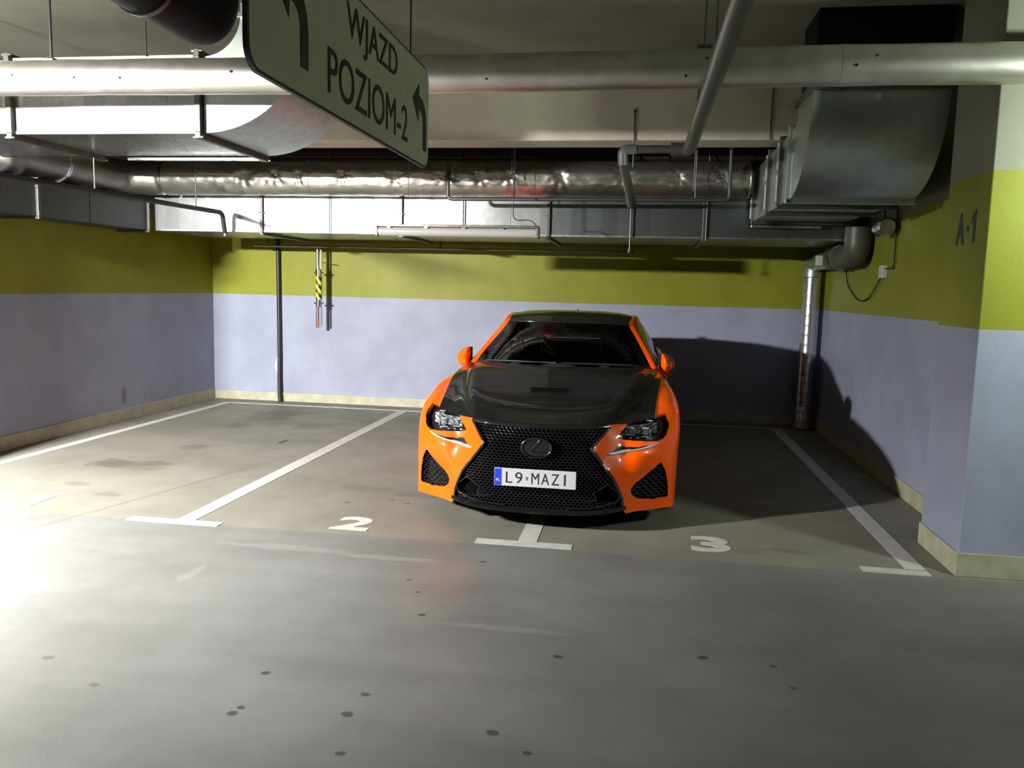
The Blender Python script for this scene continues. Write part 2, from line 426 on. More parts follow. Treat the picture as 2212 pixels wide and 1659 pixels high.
# ------------------------------------------------------------------ big foil pipe across the aisle
bp = empty('insulated_pipe', (-1, 4.68, 2.755), 'thick silver foil-wrapped pipe running across the whole top of the view', 'pipe')
bm = nbm()
PY, PZ, PR = 4.68, 2.755, .103
pa = [(x, PY, PZ + .006 * math.sin(x * 1.3)) for x in np.arange(-9, 6.01, .25)]
tube(bm, pa, PR, 40, rad=lambda i, n: PR + .0018 * math.sin(i * 2.1)); link('pipe_jacket', bm, M['pipefoil'], bp, 60)
for x in (-7.2, -5.6, -2.0, -.4, 1.0, 2.8):
    bm = nbm(); ringband(bm, (x, PY, PZ + .006 * math.sin(x * 1.3)), (1, 0, 0), PR + .001, .035, .0015, 40); link('pipe_seam_tape', bm, M['pipefoil'], bp, 40)
for i, (x, dz) in enumerate([(-3.98, .0), (-3.55, -.02), (-3.24, -.025), (-2.5, 0), (-2.3, -.03), (-.93, -.06), (.31, .03), (.2, -.06), (1.2, .03), (1.1, -.02)]):
    bm = nbm(); a = math.asin(max(-1, min(1, dz / .11)))
    c = Vector((x * .955, PY - (PR + .0005) * math.cos(a), PZ + (PR + .0005) * math.sin(a)))
    tube(bm, [c, c + Vector((0, -.004, 0))], .007, 8); link('insulation_pin', bm, M['black'], bp)
for x, lb in ((-3.61, 'thin dark hanger rod above the left end of the big foil pipe'), (.287, 'thin dark hanger rod above the big foil pipe beside the slanting drain')):
    r = empty('hanger_rod', (x, PY, PZ + PR), lb, 'hanger rod')
    bm = nbm(); tube(bm, [(x, PY, PZ + PR + .004), (x, PY, ZC)], .009 if x < 0 else .006, 10); link('rod', bm, M['rod'], r)
    bm = nbm(); box(bm, x - .04, x + .04, PY - .04, PY + .04, PZ + PR - .002, PZ + PR + .014, .004); link('saddle', bm, M['flange_d'], r)

# ------------------------------------------------------------------ left rectangular duct with upward bend
def frame_x(bm, x, y0, y1, z0, z1, w=.035, t=.03):
    """rectangular flange frame around a duct running along X"""
    box(bm, x - t / 2, x + t / 2, y0 - w, y1 + w, z0 - w, z0, .003); box(bm, x - t / 2, x + t / 2, y0 - w, y1 + w, z1, z1 + w, .003)
    box(bm, x - t / 2, x + t / 2, y0 - w, y0, z0, z1, .003); box(bm, x - t / 2, x + t / 2, y1, y1 + w, z0, z1, .003)
def frame_y(bm, y, x0, x1, z0, z1, w=.035, t=.03):
    box(bm, x0 - w, x1 + w, y - t / 2, y + t / 2, z0 - w, z0, .003); box(bm, x0 - w, x1 + w, y - t / 2, y + t / 2, z1, z1 + w, .003)
    box(bm, x0 - w, x0, y - t / 2, y + t / 2, z0, z1, .003); box(bm, x1, x1 + w, y - t / 2, y + t / 2, z0, z1, .003)
def frame_z(bm, z, x0, x1, y0, y1, w=.035, t=.03):
    box(bm, x0 - w, x1 + w, y0 - w, y0, z - t / 2, z + t / 2, .003); box(bm, x0 - w, x1 + w, y1, y1 + w, z - t / 2, z + t / 2, .003)
    box(bm, x0 - w, x0, y0, y1, z - t / 2, z + t / 2, .003); box(bm, x1, x1 + w, y0, y1, z - t / 2, z + t / 2, .003)
LY0, LY1, LZ0, LZ1 = 5.21, 6.15, 2.53, 3.02
ld = empty('ventilation_duct', (-4, 5.7, 2.53), 'wide galvanised duct at upper left that bends up into the ceiling', 'duct')
bm = nbm(); box(bm, -5.29, -4.35, LY0, LY1, LZ0, LZ1); link('duct_section', bm, M['galv'], ld)
bm = nbm(); box(bm, -4.32, -2.955, LY0, LY1, LZ0, LZ1); link('duct_section', bm, M['galv'], ld)
for x in (-4.335, -2.94):
    bm = nbm(); frame_x(bm, x, LY0, LY1, LZ0, LZ1, .04, .04); link('duct_flange', bm, M['flange_d'], ld)
    for yy in (LY0 - .03, LY1 + .03):
        for zz in (LZ0 - .03, LZ1 + .03):
            bm = nbm(); tube(bm, [(x - .035, yy, zz), (x + .035, yy, zz)], .009, 8); link('flange_bolt', bm, M['bolt'], ld)
for zz in (LZ0 - .008, LZ1 - .012):
    bm = nbm(); box(bm, -4.30, -2.97, LY0 - .02, LY0, zz, zz + .022, .003); link('duct_seam_strip', bm, M['flange'], ld)
bm = nbm(); box(bm, -4.1, -2.97, LY1 - .01, LY1 + .03, LZ0 - .035, LZ0 - .012, .004); link('duct_seam_strip', bm, M['chrome'], ld)
# the bend, turning up
def elbow_up(x0, y0, y1, z0, z1, R, r_in):
    bm = nbm(); cx, cz = x0, z0 + R; n = 18
    o, i_ = [], []
    for k in range(n + 1):
        a = PI / 2 * k / n
        o.append((cx + R * math.sin(a), cz - R * math.cos(a)))
        rr = R - (z1 - z0); i_.append((cx + rr * math.sin(a), cz - rr * math.cos(a)))
    o.append((o[-1][0], ZC)); i_.append((i_[-1][0], ZC))
    V = {}
    for side, y in ((0, y0), (1, y1)):
        for nm, L in (('o', o), ('i', i_)):
            V[side, nm] = [bm.verts.new((x, y, z)) for x, z in L]
    for k in range(len(o) - 1):
        a, b = V[0, 'o'], V[1, 'o']; bm.faces.new((a[k], a[k + 1], b[k + 1], b[k]))
        c, d = V[0, 'i'], V[1, 'i']; bm.faces.new((c[k + 1], c[k], d[k], d[k + 1]))
        bm.faces.new((a[k + 1], a[k], c[k], c[k + 1])); bm.faces.new((b[k], b[k + 1], d[k + 1], d[k]))
    bmesh.ops.recalc_face_normals(bm, faces=bm.faces); return bm, o, i_
bm, oo, ii = elbow_up(-2.915, LY0, LY1, LZ0, LZ1, .76, .27)
link('duct_bend', bm, M['galv_d'], ld, 40)
bm = nbm(); frame_z(bm, 3.27, ii[-1][0], oo[-1][0], LY0, LY1, .03, .035); link('duct_flange', bm, M['flange'], ld)
for x in (-4.6, -3.3):
    bm = nbm(); tube(bm, [(x, LY0 - .03, LZ1), (x, LY0 - .03, ZC)], .006, 8); link('hanger_rod', bm, M['rod'], ld)

# dark round duct end above
rd = empty('round_duct', (-2.3, 3.6, 2.95), 'dark round duct that curves up into the ceiling at upper left', 'duct')
bm = nbm(); tube(bm, rounded([(-2.40, 1.2, 2.96), (-2.40, 4.36, 2.96), (-2.40, 4.40, ZC)], .25, 10), .155, 32); link('duct_shell', bm, M['rubber_and_shade'], rd, 50)
bm = nbm(); ringband(bm, (-2.40, 3.75, 2.96), (0, 1, 0), .156, .03, .008, 32); link('clamp_band', bm, M['flange_d'], rd, 40)
bm = nbm(); box(bm, -2.66, -2.60, 1.2, 4.2, 2.98, 3.0); link('support_rail', bm, M['flange'], rd)

# ------------------------------------------------------------------ foil duct
FR = .168
def foil_r(i, n): return FR * (1 + .03 * math.sin(i * 1.9) + .02 * math.sin(i * .61))
def foil_tube(path, seed, amp=.007, pins=()):
    rnd = random.Random(seed); bm = nbm(); fr = frames(path); seg = 64 if pins else 40; rings = []
    ph = [rnd.uniform(0, 6.28) for _ in range(12)]
    s = 0.; prev = None
    for (p, t, u, v) in fr:
        if prev is not None: s += (p - prev).length
        prev = p; ring = []
        for k in range(seg):
            a = 2 * PI * k / seg
            d = amp * (math.sin(s * 17 + ph[0] + 3 * a) + .8 * math.sin(s * 31 + ph[1] - 5 * a) + .7 * math.sin(s * 9 + 2 * a + ph[2]) + .5 * math.sin(s * 53 + 7 * a + ph[3]))
            q = p + (u * math.cos(a) + v * math.sin(a)) * FR
            for (px_, py_, pz_) in pins:
                if abs(q.x - px_) < .22 and q.y < p.y:
                    r_ = math.hypot(q.x - px_, q.z - pz_); th = math.atan2(q.z - pz_, q.x - px_)
                    d += -.020 * math.exp(-(r_ / .045)**2) + .0035 * math.exp(-((r_ - .08) / .05)**2) * math.sin(7 * th + px_ * 9)
            ring.append(bm.verts.new(p + (u * math.cos(a) + v * math.sin(a)) * (FR + d)))
        rings.append(ring)
    for a, b in zip(rings, rings[1:]):
        for k in range(seg): bm.faces.new((a[k], a[(k + 1) % seg], b[(k + 1) % seg], b[k]))
    bm.faces.new(rings[0][::-1]); bm.faces.new(rings[-1])
    return bm
fd = empty('foil_duct', (-1.8, 7.95, 2.6), 'round duct wrapped in crinkled silver foil below the dark brown pipe', 'duct')
path = [(x, 7.95, 2.592 + .008 * (x + 4.9) / 6) for x in np.arange(-4.86, .955, .018)]
PINX = (-3.94, -3.62, -3.38, -2.93, -2.40, -1.88, -1.55, -1.28, -.78, -.2, .30, .70)
link('foil_wrap', foil_tube(path, 3, .0011, [(x, 0, 2.61 + (.01 if i % 2 else -.005)) for i, x in enumerate(PINX)]), M['foil'], fd, 180)
for i, x in enumerate(PINX):
    bm = nbm(); c = Vector((x, 7.95 - FR + .016, 2.61 + (.01 if i % 2 else -.005)))
    tube(bm, [c, c + Vector((0, -.006, 0))], .014, 10); link('insulation_pin', bm, M['bolt'], fd)
for x in (-3.3, -1.05):
    bm = nbm(); ringband(bm, (x, 7.95, 2.6), (1, 0, 0), FR + .002, .05, .004, 40); link('foil_tape', bm, M['foil'], fd, 40)
fd2 = empty('foil_duct', (-5.2, 7.0, 2.58), 'dull foil-covered round duct angling forward at the left edge', 'duct')
pts = rounded([(-5.375, 6.23, 2.585), (-5.37, 6.9, 2.59), (-5.28, 7.85, 2.59), (-4.90, 7.95, 2.59)], .3, 8)
dense = []
for a, b in zip(pts, pts[1:]):
    n = max(1, int((b - a).length / .06))
    for k in range(n): dense.append(a.lerp(b, k / n))
dense.append(pts[-1])
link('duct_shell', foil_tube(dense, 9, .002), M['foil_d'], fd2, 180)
bm = nbm(); ringband(bm, (-5.368, 6.95, 2.59), (.03, 1, 0), FR, .04, .01, 36); link('clamp_band', bm, M['flange'], fd2, 40)

# ------------------------------------------------------------------ long rectangular duct in front of the back wall
BY0, BY1, BZ0, BZ1 = 8.2, 9.35, 2.075, 2.50
bd = empty('ventilation_duct', (-1.8, 8.8, 2.08), 'long flat galvanised duct under the foil duct, bright at left', 'duct')
xs = [-5.18, -3.95, -2.44, -.93, .58, 1.98]
for i, (a, b) in enumerate(zip(xs, xs[1:])):
    bm = nbm(); box(bm, a + .012, b - .012, BY0, BY1, BZ0, BZ1); link('duct_section', bm, M['galv'] if b < -.5 else M['galv_shade'], bd)
for x in xs[1:-1]:
    bm = nbm(); frame_x(bm, x, BY0, BY1, BZ0, BZ1, .03, .032); link('duct_flange', bm, M['rod'], bd)
    for zz in (BZ0 - .02, BZ0 + .2):
        bm = nbm(); tube(bm, [(x - .026, BY0 - .024, zz), (x + .026, BY0 - .024, zz)], .007, 8); link('flange_bolt', bm, M['bolt'], bd)
for x in (-1.79, .6, -3.2):
    bm = nbm(); tube(bm, [(x, BY0 - .03, BZ0 - .02), (x, BY0 - .03, ZC)], .006, 8); link('hanger_rod', bm, M['rod'], bd)
bm = nbm(); box(bm, -5.1, 1.9, BY0 - .006, BY0, BZ0, BZ0 + .018); link('duct_seam_strip', bm, M['flange'], bd)
# side run along the left wall
sd = empty('ventilation_duct', (-5.36, 7.2, 2.08), 'dark galvanised duct hugging the left wall, nearer end cut by the frame', 'duct')
for a, b in ((5.0, 5.75), (5.75, 6.5), (6.5, 7.2), (7.2, 8.15)):
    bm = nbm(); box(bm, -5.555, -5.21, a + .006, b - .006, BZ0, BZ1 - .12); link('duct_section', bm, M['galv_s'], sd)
for y in (6.5, 8.12):
    bm = nbm(); frame_y(bm, y, -5.53, -5.21, BZ0, BZ1 - .12, .025, .03); link('duct_flange', bm, M['flange_d'], sd)

# conduit along the back of the long duct
bm = nbm(); tube(bm, [(-4.75, 9.62, 1.998), (-.09, 9.62, 2.003)], .012, 10)
ct = empty('cable_conduit', (-2.4, 9.62, 2.0), 'thin grey conduit high along the back wall, under the long duct', 'conduit')
link('conduit_pipe', bm, M['greypipe'], ct, 60)
bm = nbm(); box(bm, -4.75, -.09, 9.63, 9.85, 2.0, 2.012, .002); link('cable_tray', bm, M['flange_d'], ct)
for x in (-4.6, -2.4, -.2):
    bm = nbm(); tube(bm, [(x, 9.7, 2.0), (x, 9.7, ZC)], .006, 8); link('hanger_rod', bm, M['rod'], ct)

# dark brown pipe and red pipe near the ceiling
t = empty('sprinkler_main', (-1, 8.3, 2.9), 'dark brown pipe running just above the crinkled foil duct', 'pipe')
bm = nbm(); tube(bm, [(-3.9, 8.3, 2.90), (1.9, 8.3, 2.885)], .065, 20); link('pipe', bm, M['brownpipe'], t, 60)
for x in (-1.85, .2):
    bm = nbm(); ringband(bm, (x, 8.3, 2.893), (1, 0, 0), .065, .05, .014, 20); link('pipe_coupling', bm, M['brownpipe'], t, 40)
    bm = nbm(); tube(bm, [(x + .2, 8.3, 2.96), (x + .2, 8.3, ZC)], .006, 8); link('hanger_rod', bm, M['rod'], t)
t = empty('sprinkler_pipe', (-2, 8.55, 3.02), 'thin dark red pipe above the dark brown pipe', 'pipe')
bm = nbm(); tube(bm, [(-3.7, 8.55, 3.03), (1.6, 8.55, 3.01)], .02, 12); link('pipe', bm, M['redpipe'], t, 60)
for x in (-3.3, -.4):
    bm = nbm(); tube(bm, [(x, 8.55, 2.99), (x, 8.55, 3.12)], .024, 10); link('sprinkler_head', bm, M['redpipe'], t)

# grey drain
def nr(p, k=.885): return (p[0] * k, p[1] * k, CAMH + (p[2] - CAMH) * k)
t = empty('drain_pipe', (.31, 5, 2.55), 'grey drain pipe slanting overhead then stepping left and down', 'pipe')
def dpipe(nm, path, r, mat):
    bm = nbm(); tube(bm, path, r * .885, 24); link(nm, bm, M[mat], t, 60)
dpipe('pipe_run', [nr((.345, 1.6, 2.695)), nr((.35, 6.90, 2.725))], .05, 'greypipe')
dpipe('pipe_elbow', rounded([nr((.35, 6.86, 2.725)), nr((.35, 7.10, 2.735)), nr((.2, 7.10, 2.735))], .1, 6), .055, 'greypipe')
dpipe('pipe_run', [nr((.22, 7.10, 2.735)), nr((-.1, 7.10, 2.735))], .034, 'greypipe')
dpipe('pipe_elbow', rounded([nr((-.08, 7.10, 2.735)), nr((-.20, 7.10, 2.735)), nr((-.19, 7.12, 2.61))], .08, 6), .042, 'grey_pl')
dpipe('pipe_run', [nr((-.19, 7.12, 2.64)), nr((-.13, 7.45, 2.42)), nr((-.11, 7.7, 2.34))], .04, 'greypipe')
bm = nbm(); tube(bm, [(.31, 4.2, 2.62), (.31, 4.2, ZC)], .005, 8); link('hanger_rod', bm, M['rod'], t)

for x, za, zb, rr, lb in ((-.105, 2.58, 3.05, .006, 'short thin rod on the beam above the drain pipe step'), (.40, 2.38, ZC, .005, 'thin rod in front of the beam beside the slanting drain'), (.985, 2.80, ZC, .005, 'thin rod on the beam beside the big curved duct')):
    r = empty('hanger_rod', (x, 7.03, za), lb, 'hanger rod')
    bm = nbm(); tube(bm, [(x, 7.035, za), (x, 7.035, zb)], rr, 8); link('rod', bm, M['rod'], r)
    bm = nbm(); box(bm, x - .012, x + .012, 7.03, 7.05, zb - .03, zb - .01); link('rod_clip', bm, M['rod'], r)
# small pipes in front of the foil duct
t = empty('sprinkler_pipe', (-.5, 7.66, 2.38), 'thin dark pipe crossing in front of the foil duct with upturned ends', 'pipe')
bm = nbm(); tube(bm, rounded([(-1.83, 7.66, 2.70), (-1.83, 7.66, 2.375), (.75, 7.66, 2.385), (.75, 7.66, 2.86)], .05, 5), .018, 12); link('pipe', bm, M['rod'], t, 60)
bm = nbm(); tube(bm, [(-1.83, 7.66, 2.55), (-1.83, 7.66, 2.69)], .026, 10); link('valve', bm, M['black'], t, 60)
for x in (-1.2, .45):
    bm = nbm(); tube(bm, [(x, 7.66, 2.40), (x, 7.66, ZC)], .009 if x < 0 else .006, 8); link('hanger_rod', bm, M['rod'], t)
for x, yy, za, lb in ((-.122, 8.155, 1.94, 'long thin hanger rod reaching below the long duct near its middle'),):
    r = empty('hanger_rod', (x, yy, za), lb, 'hanger rod')
    bm = nbm(); tube(bm, [(x, yy, za), (x, yy, ZC)], .009, 8); link('rod', bm, M['rod'], r)
    bm = nbm(); tube(bm, [(x, yy, za - .01), (x, yy, za + .025)], .018, 6); link('nut', bm, M['rod'], r)
t = empty('sprinkler_drop', (-4.29, 7, 2.24), 'black pipe running forward along the left and dropping at its far end', 'pipe')
bm = nbm(); tube(bm, rounded([(-4.30, 4.2, 2.215), (-4.292, 8.0, 2.255), (-4.292, 8.05, 2.05)], .06, 6), .022, 14); link('pipe', bm, M['black'], t, 60)
bm = nbm(); tube(bm, [(-4.292, 8.05, 2.02), (-4.292, 8.05, 2.08)], .02, 12); link('sprinkler_head', bm, M['chrome'], t, 60)
for y in (6.0, 7.5):
    bm = nbm(); tube(bm, [(-4.295, y, 2.24), (-4.295, y, ZC if y > 7 else LZ0 - .0)], .006, 8); link('hanger_rod', bm, M['rod'], t)

# unlit strip light fitting
t = empty('strip_light', (-1.68, 7.35, 2.06), 'unlit fluorescent strip light hanging in front of the long duct', 'light fitting')
bm = nbm(); box(bm, -2.43, -.92, 7.32, 7.42, 2.088, 2.112, .004); link('fitting_body', bm, M['flange_d'], t)
bm = nbm(); tube(bm, [(-2.41, 7.37, 2.048), (-.94, 7.37, 2.048)], .043, 20); link('lamp_tube', bm, M['tube'], t, 60)
for x in (-2.42, -.93):
    bm = nbm(); box(bm, x - .015, x + .015, 7.325, 7.415, 2.0, 2.095, .008); link('end_cap', bm, M['grey_pl'], t)
for x in (-2.13, -1.18):
    bm = nbm(); tube(bm, [(x, 7.37, 2.11), (x, 7.37, ZC)], .002, 6); link('suspension_wire', bm, M['rod'], t)
for x in (-2.3, -1.95, -1.6, -1.25):
    bm = nbm(); box(bm, x - .02, x + .02, 7.318, 7.422, 2.075, 2.092, .003); link('clip', bm, M['bolt'], t)
bm = nbm(); tube(bm, rounded([(-1.17, 7.40, 2.6), (-1.16, 7.40, 2.16), (-1.0, 7.40, 2.17), (-.93, 7.38, 2.10)], .06, 6), .004, 8); link('supply_cable', bm, M['black'], t)

# ------------------------------------------------------------------ right duct with big curved bend
EX0, EX1 = 1.03, 1.85
t = empty('ventilation_duct', (1.4, 6.5, 2.25), 'large duct with a curved bend hanging at upper right by the pillar', 'duct')
bm = nbm(); n = 20; yo, zo, R = 5.58, 2.86, .62
prof = [(yo, zo)] + [(yo + R - R * math.cos(PI / 2 * k / n), zo - R * math.sin(PI / 2 * k / n)) for k in range(1, n + 1)]
inn = [(yo + .48, zo)] + [(yo + R - (R - .48) * math.cos(PI / 2 * k / n), zo - (R - .48) * math.sin(PI / 2 * k / n)) for k in range(1, n + 1)]
V = [[bm.verts.new((x, y, z)) for y, z in L] for x in (EX0, EX1) for L in (prof, inn)]
for k in range(len(prof) - 1):
    a, c, b, d = V[0], V[1], V[2], V[3]
    bm.faces.new((a[k], b[k], b[k + 1], a[k + 1])); bm.faces.new((c[k], c[k + 1], d[k + 1], d[k]))
    bm.faces.new((a[k], a[k + 1], c[k + 1], c[k])); bm.faces.new((b[k], d[k], d[k + 1], b[k + 1]))
bmesh.ops.recalc_face_normals(bm, faces=bm.faces)
link('duct_bend', bm, M['galv_d'], t, 40)
bm = nbm(); box(bm, EX0 + .01, EX1 - .01, yo + .01, yo + .47, zo + .02, ZC); link('duct_riser_shaded', bm, M['rubber_and_shade'], t)  # near-black colour paints in the dark reflections on the metal riser
bm = nbm(); frame_z(bm, zo + .0, EX0, EX1, yo, yo + .48, .03, .03); link('duct_flange', bm, M['flange_d'], t)
bm = nbm(); frame_y(bm, yo + R + .01, EX0, EX1, zo - R, zo - R + .48, .035, .045); link('duct_flange', bm, M['galv_d'], t)
bm = nbm(); box(bm, EX0, EX1, yo + R + .03, 8.14, zo - R, zo - R + .48); link('duct_section', bm, M['galv_d'], t)
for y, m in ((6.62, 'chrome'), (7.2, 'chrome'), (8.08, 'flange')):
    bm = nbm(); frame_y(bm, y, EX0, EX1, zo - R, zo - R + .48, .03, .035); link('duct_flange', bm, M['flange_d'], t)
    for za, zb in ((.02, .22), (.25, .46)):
        bm = nbm(); box(bm, EX0 - .042, EX0 - .03, y - .022, y + .022, zo - R + za, zo - R + zb, .003); link('flange_glint', bm, M['white_pl'], t)  # white strips paint in the lamp's glint on the flange edges
for x in (EX0 - .02, EX1 + .02):
    bm = nbm(); tube(bm, [(x, yo + R - .03, zo - R - .02), (x, yo + R + .05, zo - R - .02)], .011, 8); link('flange_bolt', bm, M['bolt'], t)
bm = nbm(); tube(bm, [((EX0 + EX1) / 2 - .02, yo - .012, zo - .06), ((EX0 + EX1) / 2 - .02, yo + .01, zo - .06)], .02, 16); link('test_port', bm, M['bolt'], t, 40)
bm = nbm(); box(bm, EX0 - .02, EX0 + .62, 8.10, 8.13, zo - R - .06, zo - R - .035, .004); link('duct_seam_strip', bm, M['flange'], t)

# spiral duct on the right with grey elbow
t = empty('spiral_duct', (1.95, 9.85, 0), 'vertical silver spiral duct in the right back corner', 'duct')
bm = nbm(); path = [(1.945, 9.88, z) for z in np.arange(.0, 1.80, .0225)]
tube(bm, path, .098, 32, rad=lambda i, n: .098 + (.0035 if i % 5 == 0 else 0)); link('duct_shell', bm, M['spiral'], t, 180)
bm = nbm(); ringband(bm, (1.945, 9.88, 1.80), (0, 0, 1), .098, .06, .005, 32); link('duct_collar', bm, M['galv_d'], t, 40)
bm = nbm(); tube(bm, rounded([(1.945, 9.88, 1.80), (1.945, 9.88, 1.93), (1.955, 8.92, 1.93)], .12, 8), .093, 28); link('duct_bend', bm, M['galv_d'], t, 60)
t = empty('pipe_elbow', (1.95, 8.2, 2.0), 'dark grey pipe elbow under the right duct beside the right wall', 'pipe')
bm = nbm(); tube(bm, rounded([(1.95, 8.0, 2.19), (1.95, 8.0, 1.95), (1.95, 8.9, 1.93)], .2, 12), .115, 32); link('elbow', bm, M['greypipe'], t, 60)
bm = nbm(); ringband(bm, (1.95, 8.55, 1.938), (0, 1, 0), .115, .05, .012, 32); link('collar', bm, M['grey_pl'], t, 40)
bm = nbm(); box(bm, 1.70, 1.76, 8.48, 8.56, 1.85, 1.95, .006); link('clamp', bm, M['white_pl'], t)
t = empty('junction_box', (2.07, 7.56, 1.77), 'small pale junction box on the right wall with looping black cable', 'junction box')
bm = nbm(); box(bm, 2.05, XR - .001, 7.50, 7.62, 1.72, 1.83, .006); link('box_body', bm, M['white_pl'], t)
bm = nbm(); tube(bm, rounded([(2.07, 7.6, 1.73), (2.07, 7.9, 1.55), (2.075, 8.3, 1.50), (2.07, 8.75, 1.66), (2.06, 8.85, 1.86)], .2, 8), .006, 8); link('cable_loop', bm, M['black'], t)
bm = nbm(); tube(bm, rounded([(2.075, 7.5, 1.80), (2.075, 7.28, 1.80), (2.075, 7.28, 2.3)], .04, 5), .007, 8); link('cable', bm, M['black'], t)
t = empty('foil_sleeve', (1.98, 7.3, 2.1), 'small crumpled foil sleeve under the right duct near the wall', 'foil sleeve')
bm = nbm(); rnd = random.Random(5)
tube(bm, [(1.98 + rnd.uniform(-.01, .01), 7.2 + i * .03, 2.13 + rnd.uniform(-.01, .01)) for i in range(9)], .07, 14, rad=lambda i, n: .055 + .02 * rnd.random())
link('sleeve', bm, M['foil'], t)
bm = nbm(); tube(bm, [(1.98, 7.3, 2.15), (1.98, 7.3, ZC)], .012, 8); link('hanger_rod', bm, M['rod'], t)

# black pipe and striped hanging pole on the back wall
t = empty('wall_pipe', (-4.63, 10.06, 0), 'thin black vertical pipe on the back wall with a pale patch low down', 'pipe')
bm = nbm(); tube(bm, [(-4.615, 10.045, .0), (-4.625, 10.05, .10), (-4.632, 10.062, .30), (-4.63, 10.068, .6), (-4.642, 10.07, 2.1), (-4.642, 10.07, ZC)], .026, 14); link('pipe', bm, M['black'], t, 60)
bm = nbm(); rnd = random.Random(2)
pts = [(-4.672 + rnd.uniform(-.012, .012), YB - .012, .36 + .045 * i) for i in range(6)]
tube(bm, pts, .02, 8, rad=lambda i, n: [.012, .03, .035, .03, .022, .01][i]); link('filler_patch', bm, M['white_pl'], t, 60)
t = empty('hanging_pole', (-4.0, 9.85, 1.0), 'short hanging steel pole wrapped in yellow and black tape', 'pole')
bm = nbm(); tube(bm, [(-4.015, 9.85, 1.0), (-4.015, 9.85, 1.78)], .022, 16); tube(bm, [(-3.975, 9.87, 1.02), (-3.975, 9.87, 1.985)], .012, 12); link('pole_tubes', bm, M['chrome'], t, 60)
bm = nbm(); tube(bm, [(-4.015, 9.85, 1.75), (-4.015, 9.85, 1.985)], .020, 14); link('hanger_tube', bm, M['flange'], t, 60)
bm = nbm(); tube(bm, [(-4.0, 9.85, 1.35), (-4.0, 9.85, 1.66)], .036, 20); link('hazard_sleeve', bm, M['hazard'], t, 60)
for z in (1.31, 1.69):
    bm = nbm(); tube(bm, [(-4.0, 9.85, z - .045), (-4.0, 9.85, z + .045)], .039, 20); link('collar', bm, M['chrome'], t, 60)
    for s in (-1, 1):
        bm = nbm(); tube(bm, [(-4.0 + s * .035, 9.85, z), (-4.0 + s * .062, 9.85, z)], .009, 8); link('clamp_bolt', bm, M['rod'], t)
bm = nbm(); tube(bm, [(-3.97, 9.87, 1.82), (-3.87, 9.87, 1.81)], .006, 6); link('stub_arm', bm, M['rod'], t)

# ------------------------------------------------------------------ lamps out of frame
LX, LY, LZ = -5.08, 2.0, 2.42
lamp_m = emis('lit_lamp_panel', (1., .985, .93), 9200)
t = empty('strip_light', (LX, LY, LZ), 'lit batten light tilted on a bracket over the aisle, beyond the left edge', 'light fitting')
ln = Vector((-.27, .5, -.82)).normalized(); la = Vector((.5, .27, 0)).normalized(); lb_ = ln.cross(la)
def obox(bm, c, hx, hy, z0, z1):
    o = nbm(); box(o, -hx, hx, -hy, hy, z0, z1)
    mp = {v: bm.verts.new(Vector(c) + la * v.co.x + lb_ * v.co.y + ln * v.co.z) for v in o.verts}
    for f in o.faces: bm.faces.new([mp[v] for v in f.verts])
    o.free()
c0 = Vector((LX, LY, LZ))
bm = nbm(); obox(bm, c0, .29, .07, -.004, 0); link('lamp_panel', bm, lamp_m, t)
bm = nbm(); obox(bm, c0, .32, .09, -.05, -.006); link('fitting_body', bm, M['grey_pl'], t)
for q in (-1, 1):
    p = c0 + la * .2 * q - ln * .05
    bm = nbm(); tube(bm, [p, (p.x, p.y, ZC)], .008, 8); link('suspension_bracket', bm, M['rod'], t)
EXX, EXY, EXZ = 3.0, 3.75, 2.30
t = empty('pillar_fill_light', (EXX, EXY, EXZ), 'small unseen light box hung beside the right pillar, added to brighten it', 'light fitting')  # made-up light box out of view, added to light the pillar front
bm = nbm(); box(bm, EXX - .15, EXX + .15, EXY - .035, EXY, EXZ - .08, EXZ + .08, .006); link('fitting_body', bm, M['white_pl'], t)
bm = nbm(); box(bm, EXX - .14, EXX + .14, EXY + .001, EXY + .01, EXZ - .07, EXZ + .07, .002); link('lit_panel', bm, emis('lit_panel', (.88, 1., .84), 850), t)
bm = nbm(); tube(bm, [(EXX, EXY - .017, EXZ + .07), (EXX, EXY - .017, ZC)], .006, 8); link('hanger_rod', bm, M['rod'], t)
w = bpy.data.worlds.new('world'); SC.world = w; w.use_nodes = True
w.node_tree.nodes['Background'].inputs[0].default_value = (.8, .9, 1, 1)
w.node_tree.nodes['Background'].inputs[1].default_value = 0.0
SC.view_settings.view_transform = 'Standard'; SC.view_settings.look = 'None'
SC.view_settings.gamma = 1; SC.view_settings.exposure = 0.0; SC.view_settings.use_curve_mapping = False
# ================================================================== the car
CW = Vector((-.607, 5.03, 0))
M['paint'] = None
def paint():
    m, nt, b, _ = newmat('orange_car_paint'); nb = NB(nt)
    b.inputs['Base Color'].default_value = (.95, .105, .002, 1); b.inputs['Roughness'].default_value = .3
    b.inputs['Coat Weight'].default_value = .45; b.inputs['Coat Roughness'].default_value = .04
    b.inputs['Specular IOR Level'].default_value = .15
    v = coord(nb); nb.link(nb.mix(nb.noise(v, 400, 2), (.93, .098, .002), (.96, .108, .002)), b.inputs['Base Color'])
    return m
def carbon():
    m, nt, b, _ = newmat('glossy_carbon_fibre'); nb = NB(nt); v = coord(nb)
    ch = nb.n('ShaderNodeTexChecker'); ch.inputs['Scale'].default_value = 180; nb.link(v, ch.inputs['Vector'])
    ch.inputs['Color1'].default_value = (.005, .005, .005, 1); ch.inputs['Color2'].default_value = (.010, .010, .0095, 1)
    nb.link(ch.outputs[0], b.inputs['Base Color'])
    b.inputs['Roughness'].default_value = .35; b.inputs['Specular IOR Level'].default_value = .1
    b.inputs['Coat Weight'].default_value = .6; b.inputs['Coat Roughness'].default_value = .05
    return m
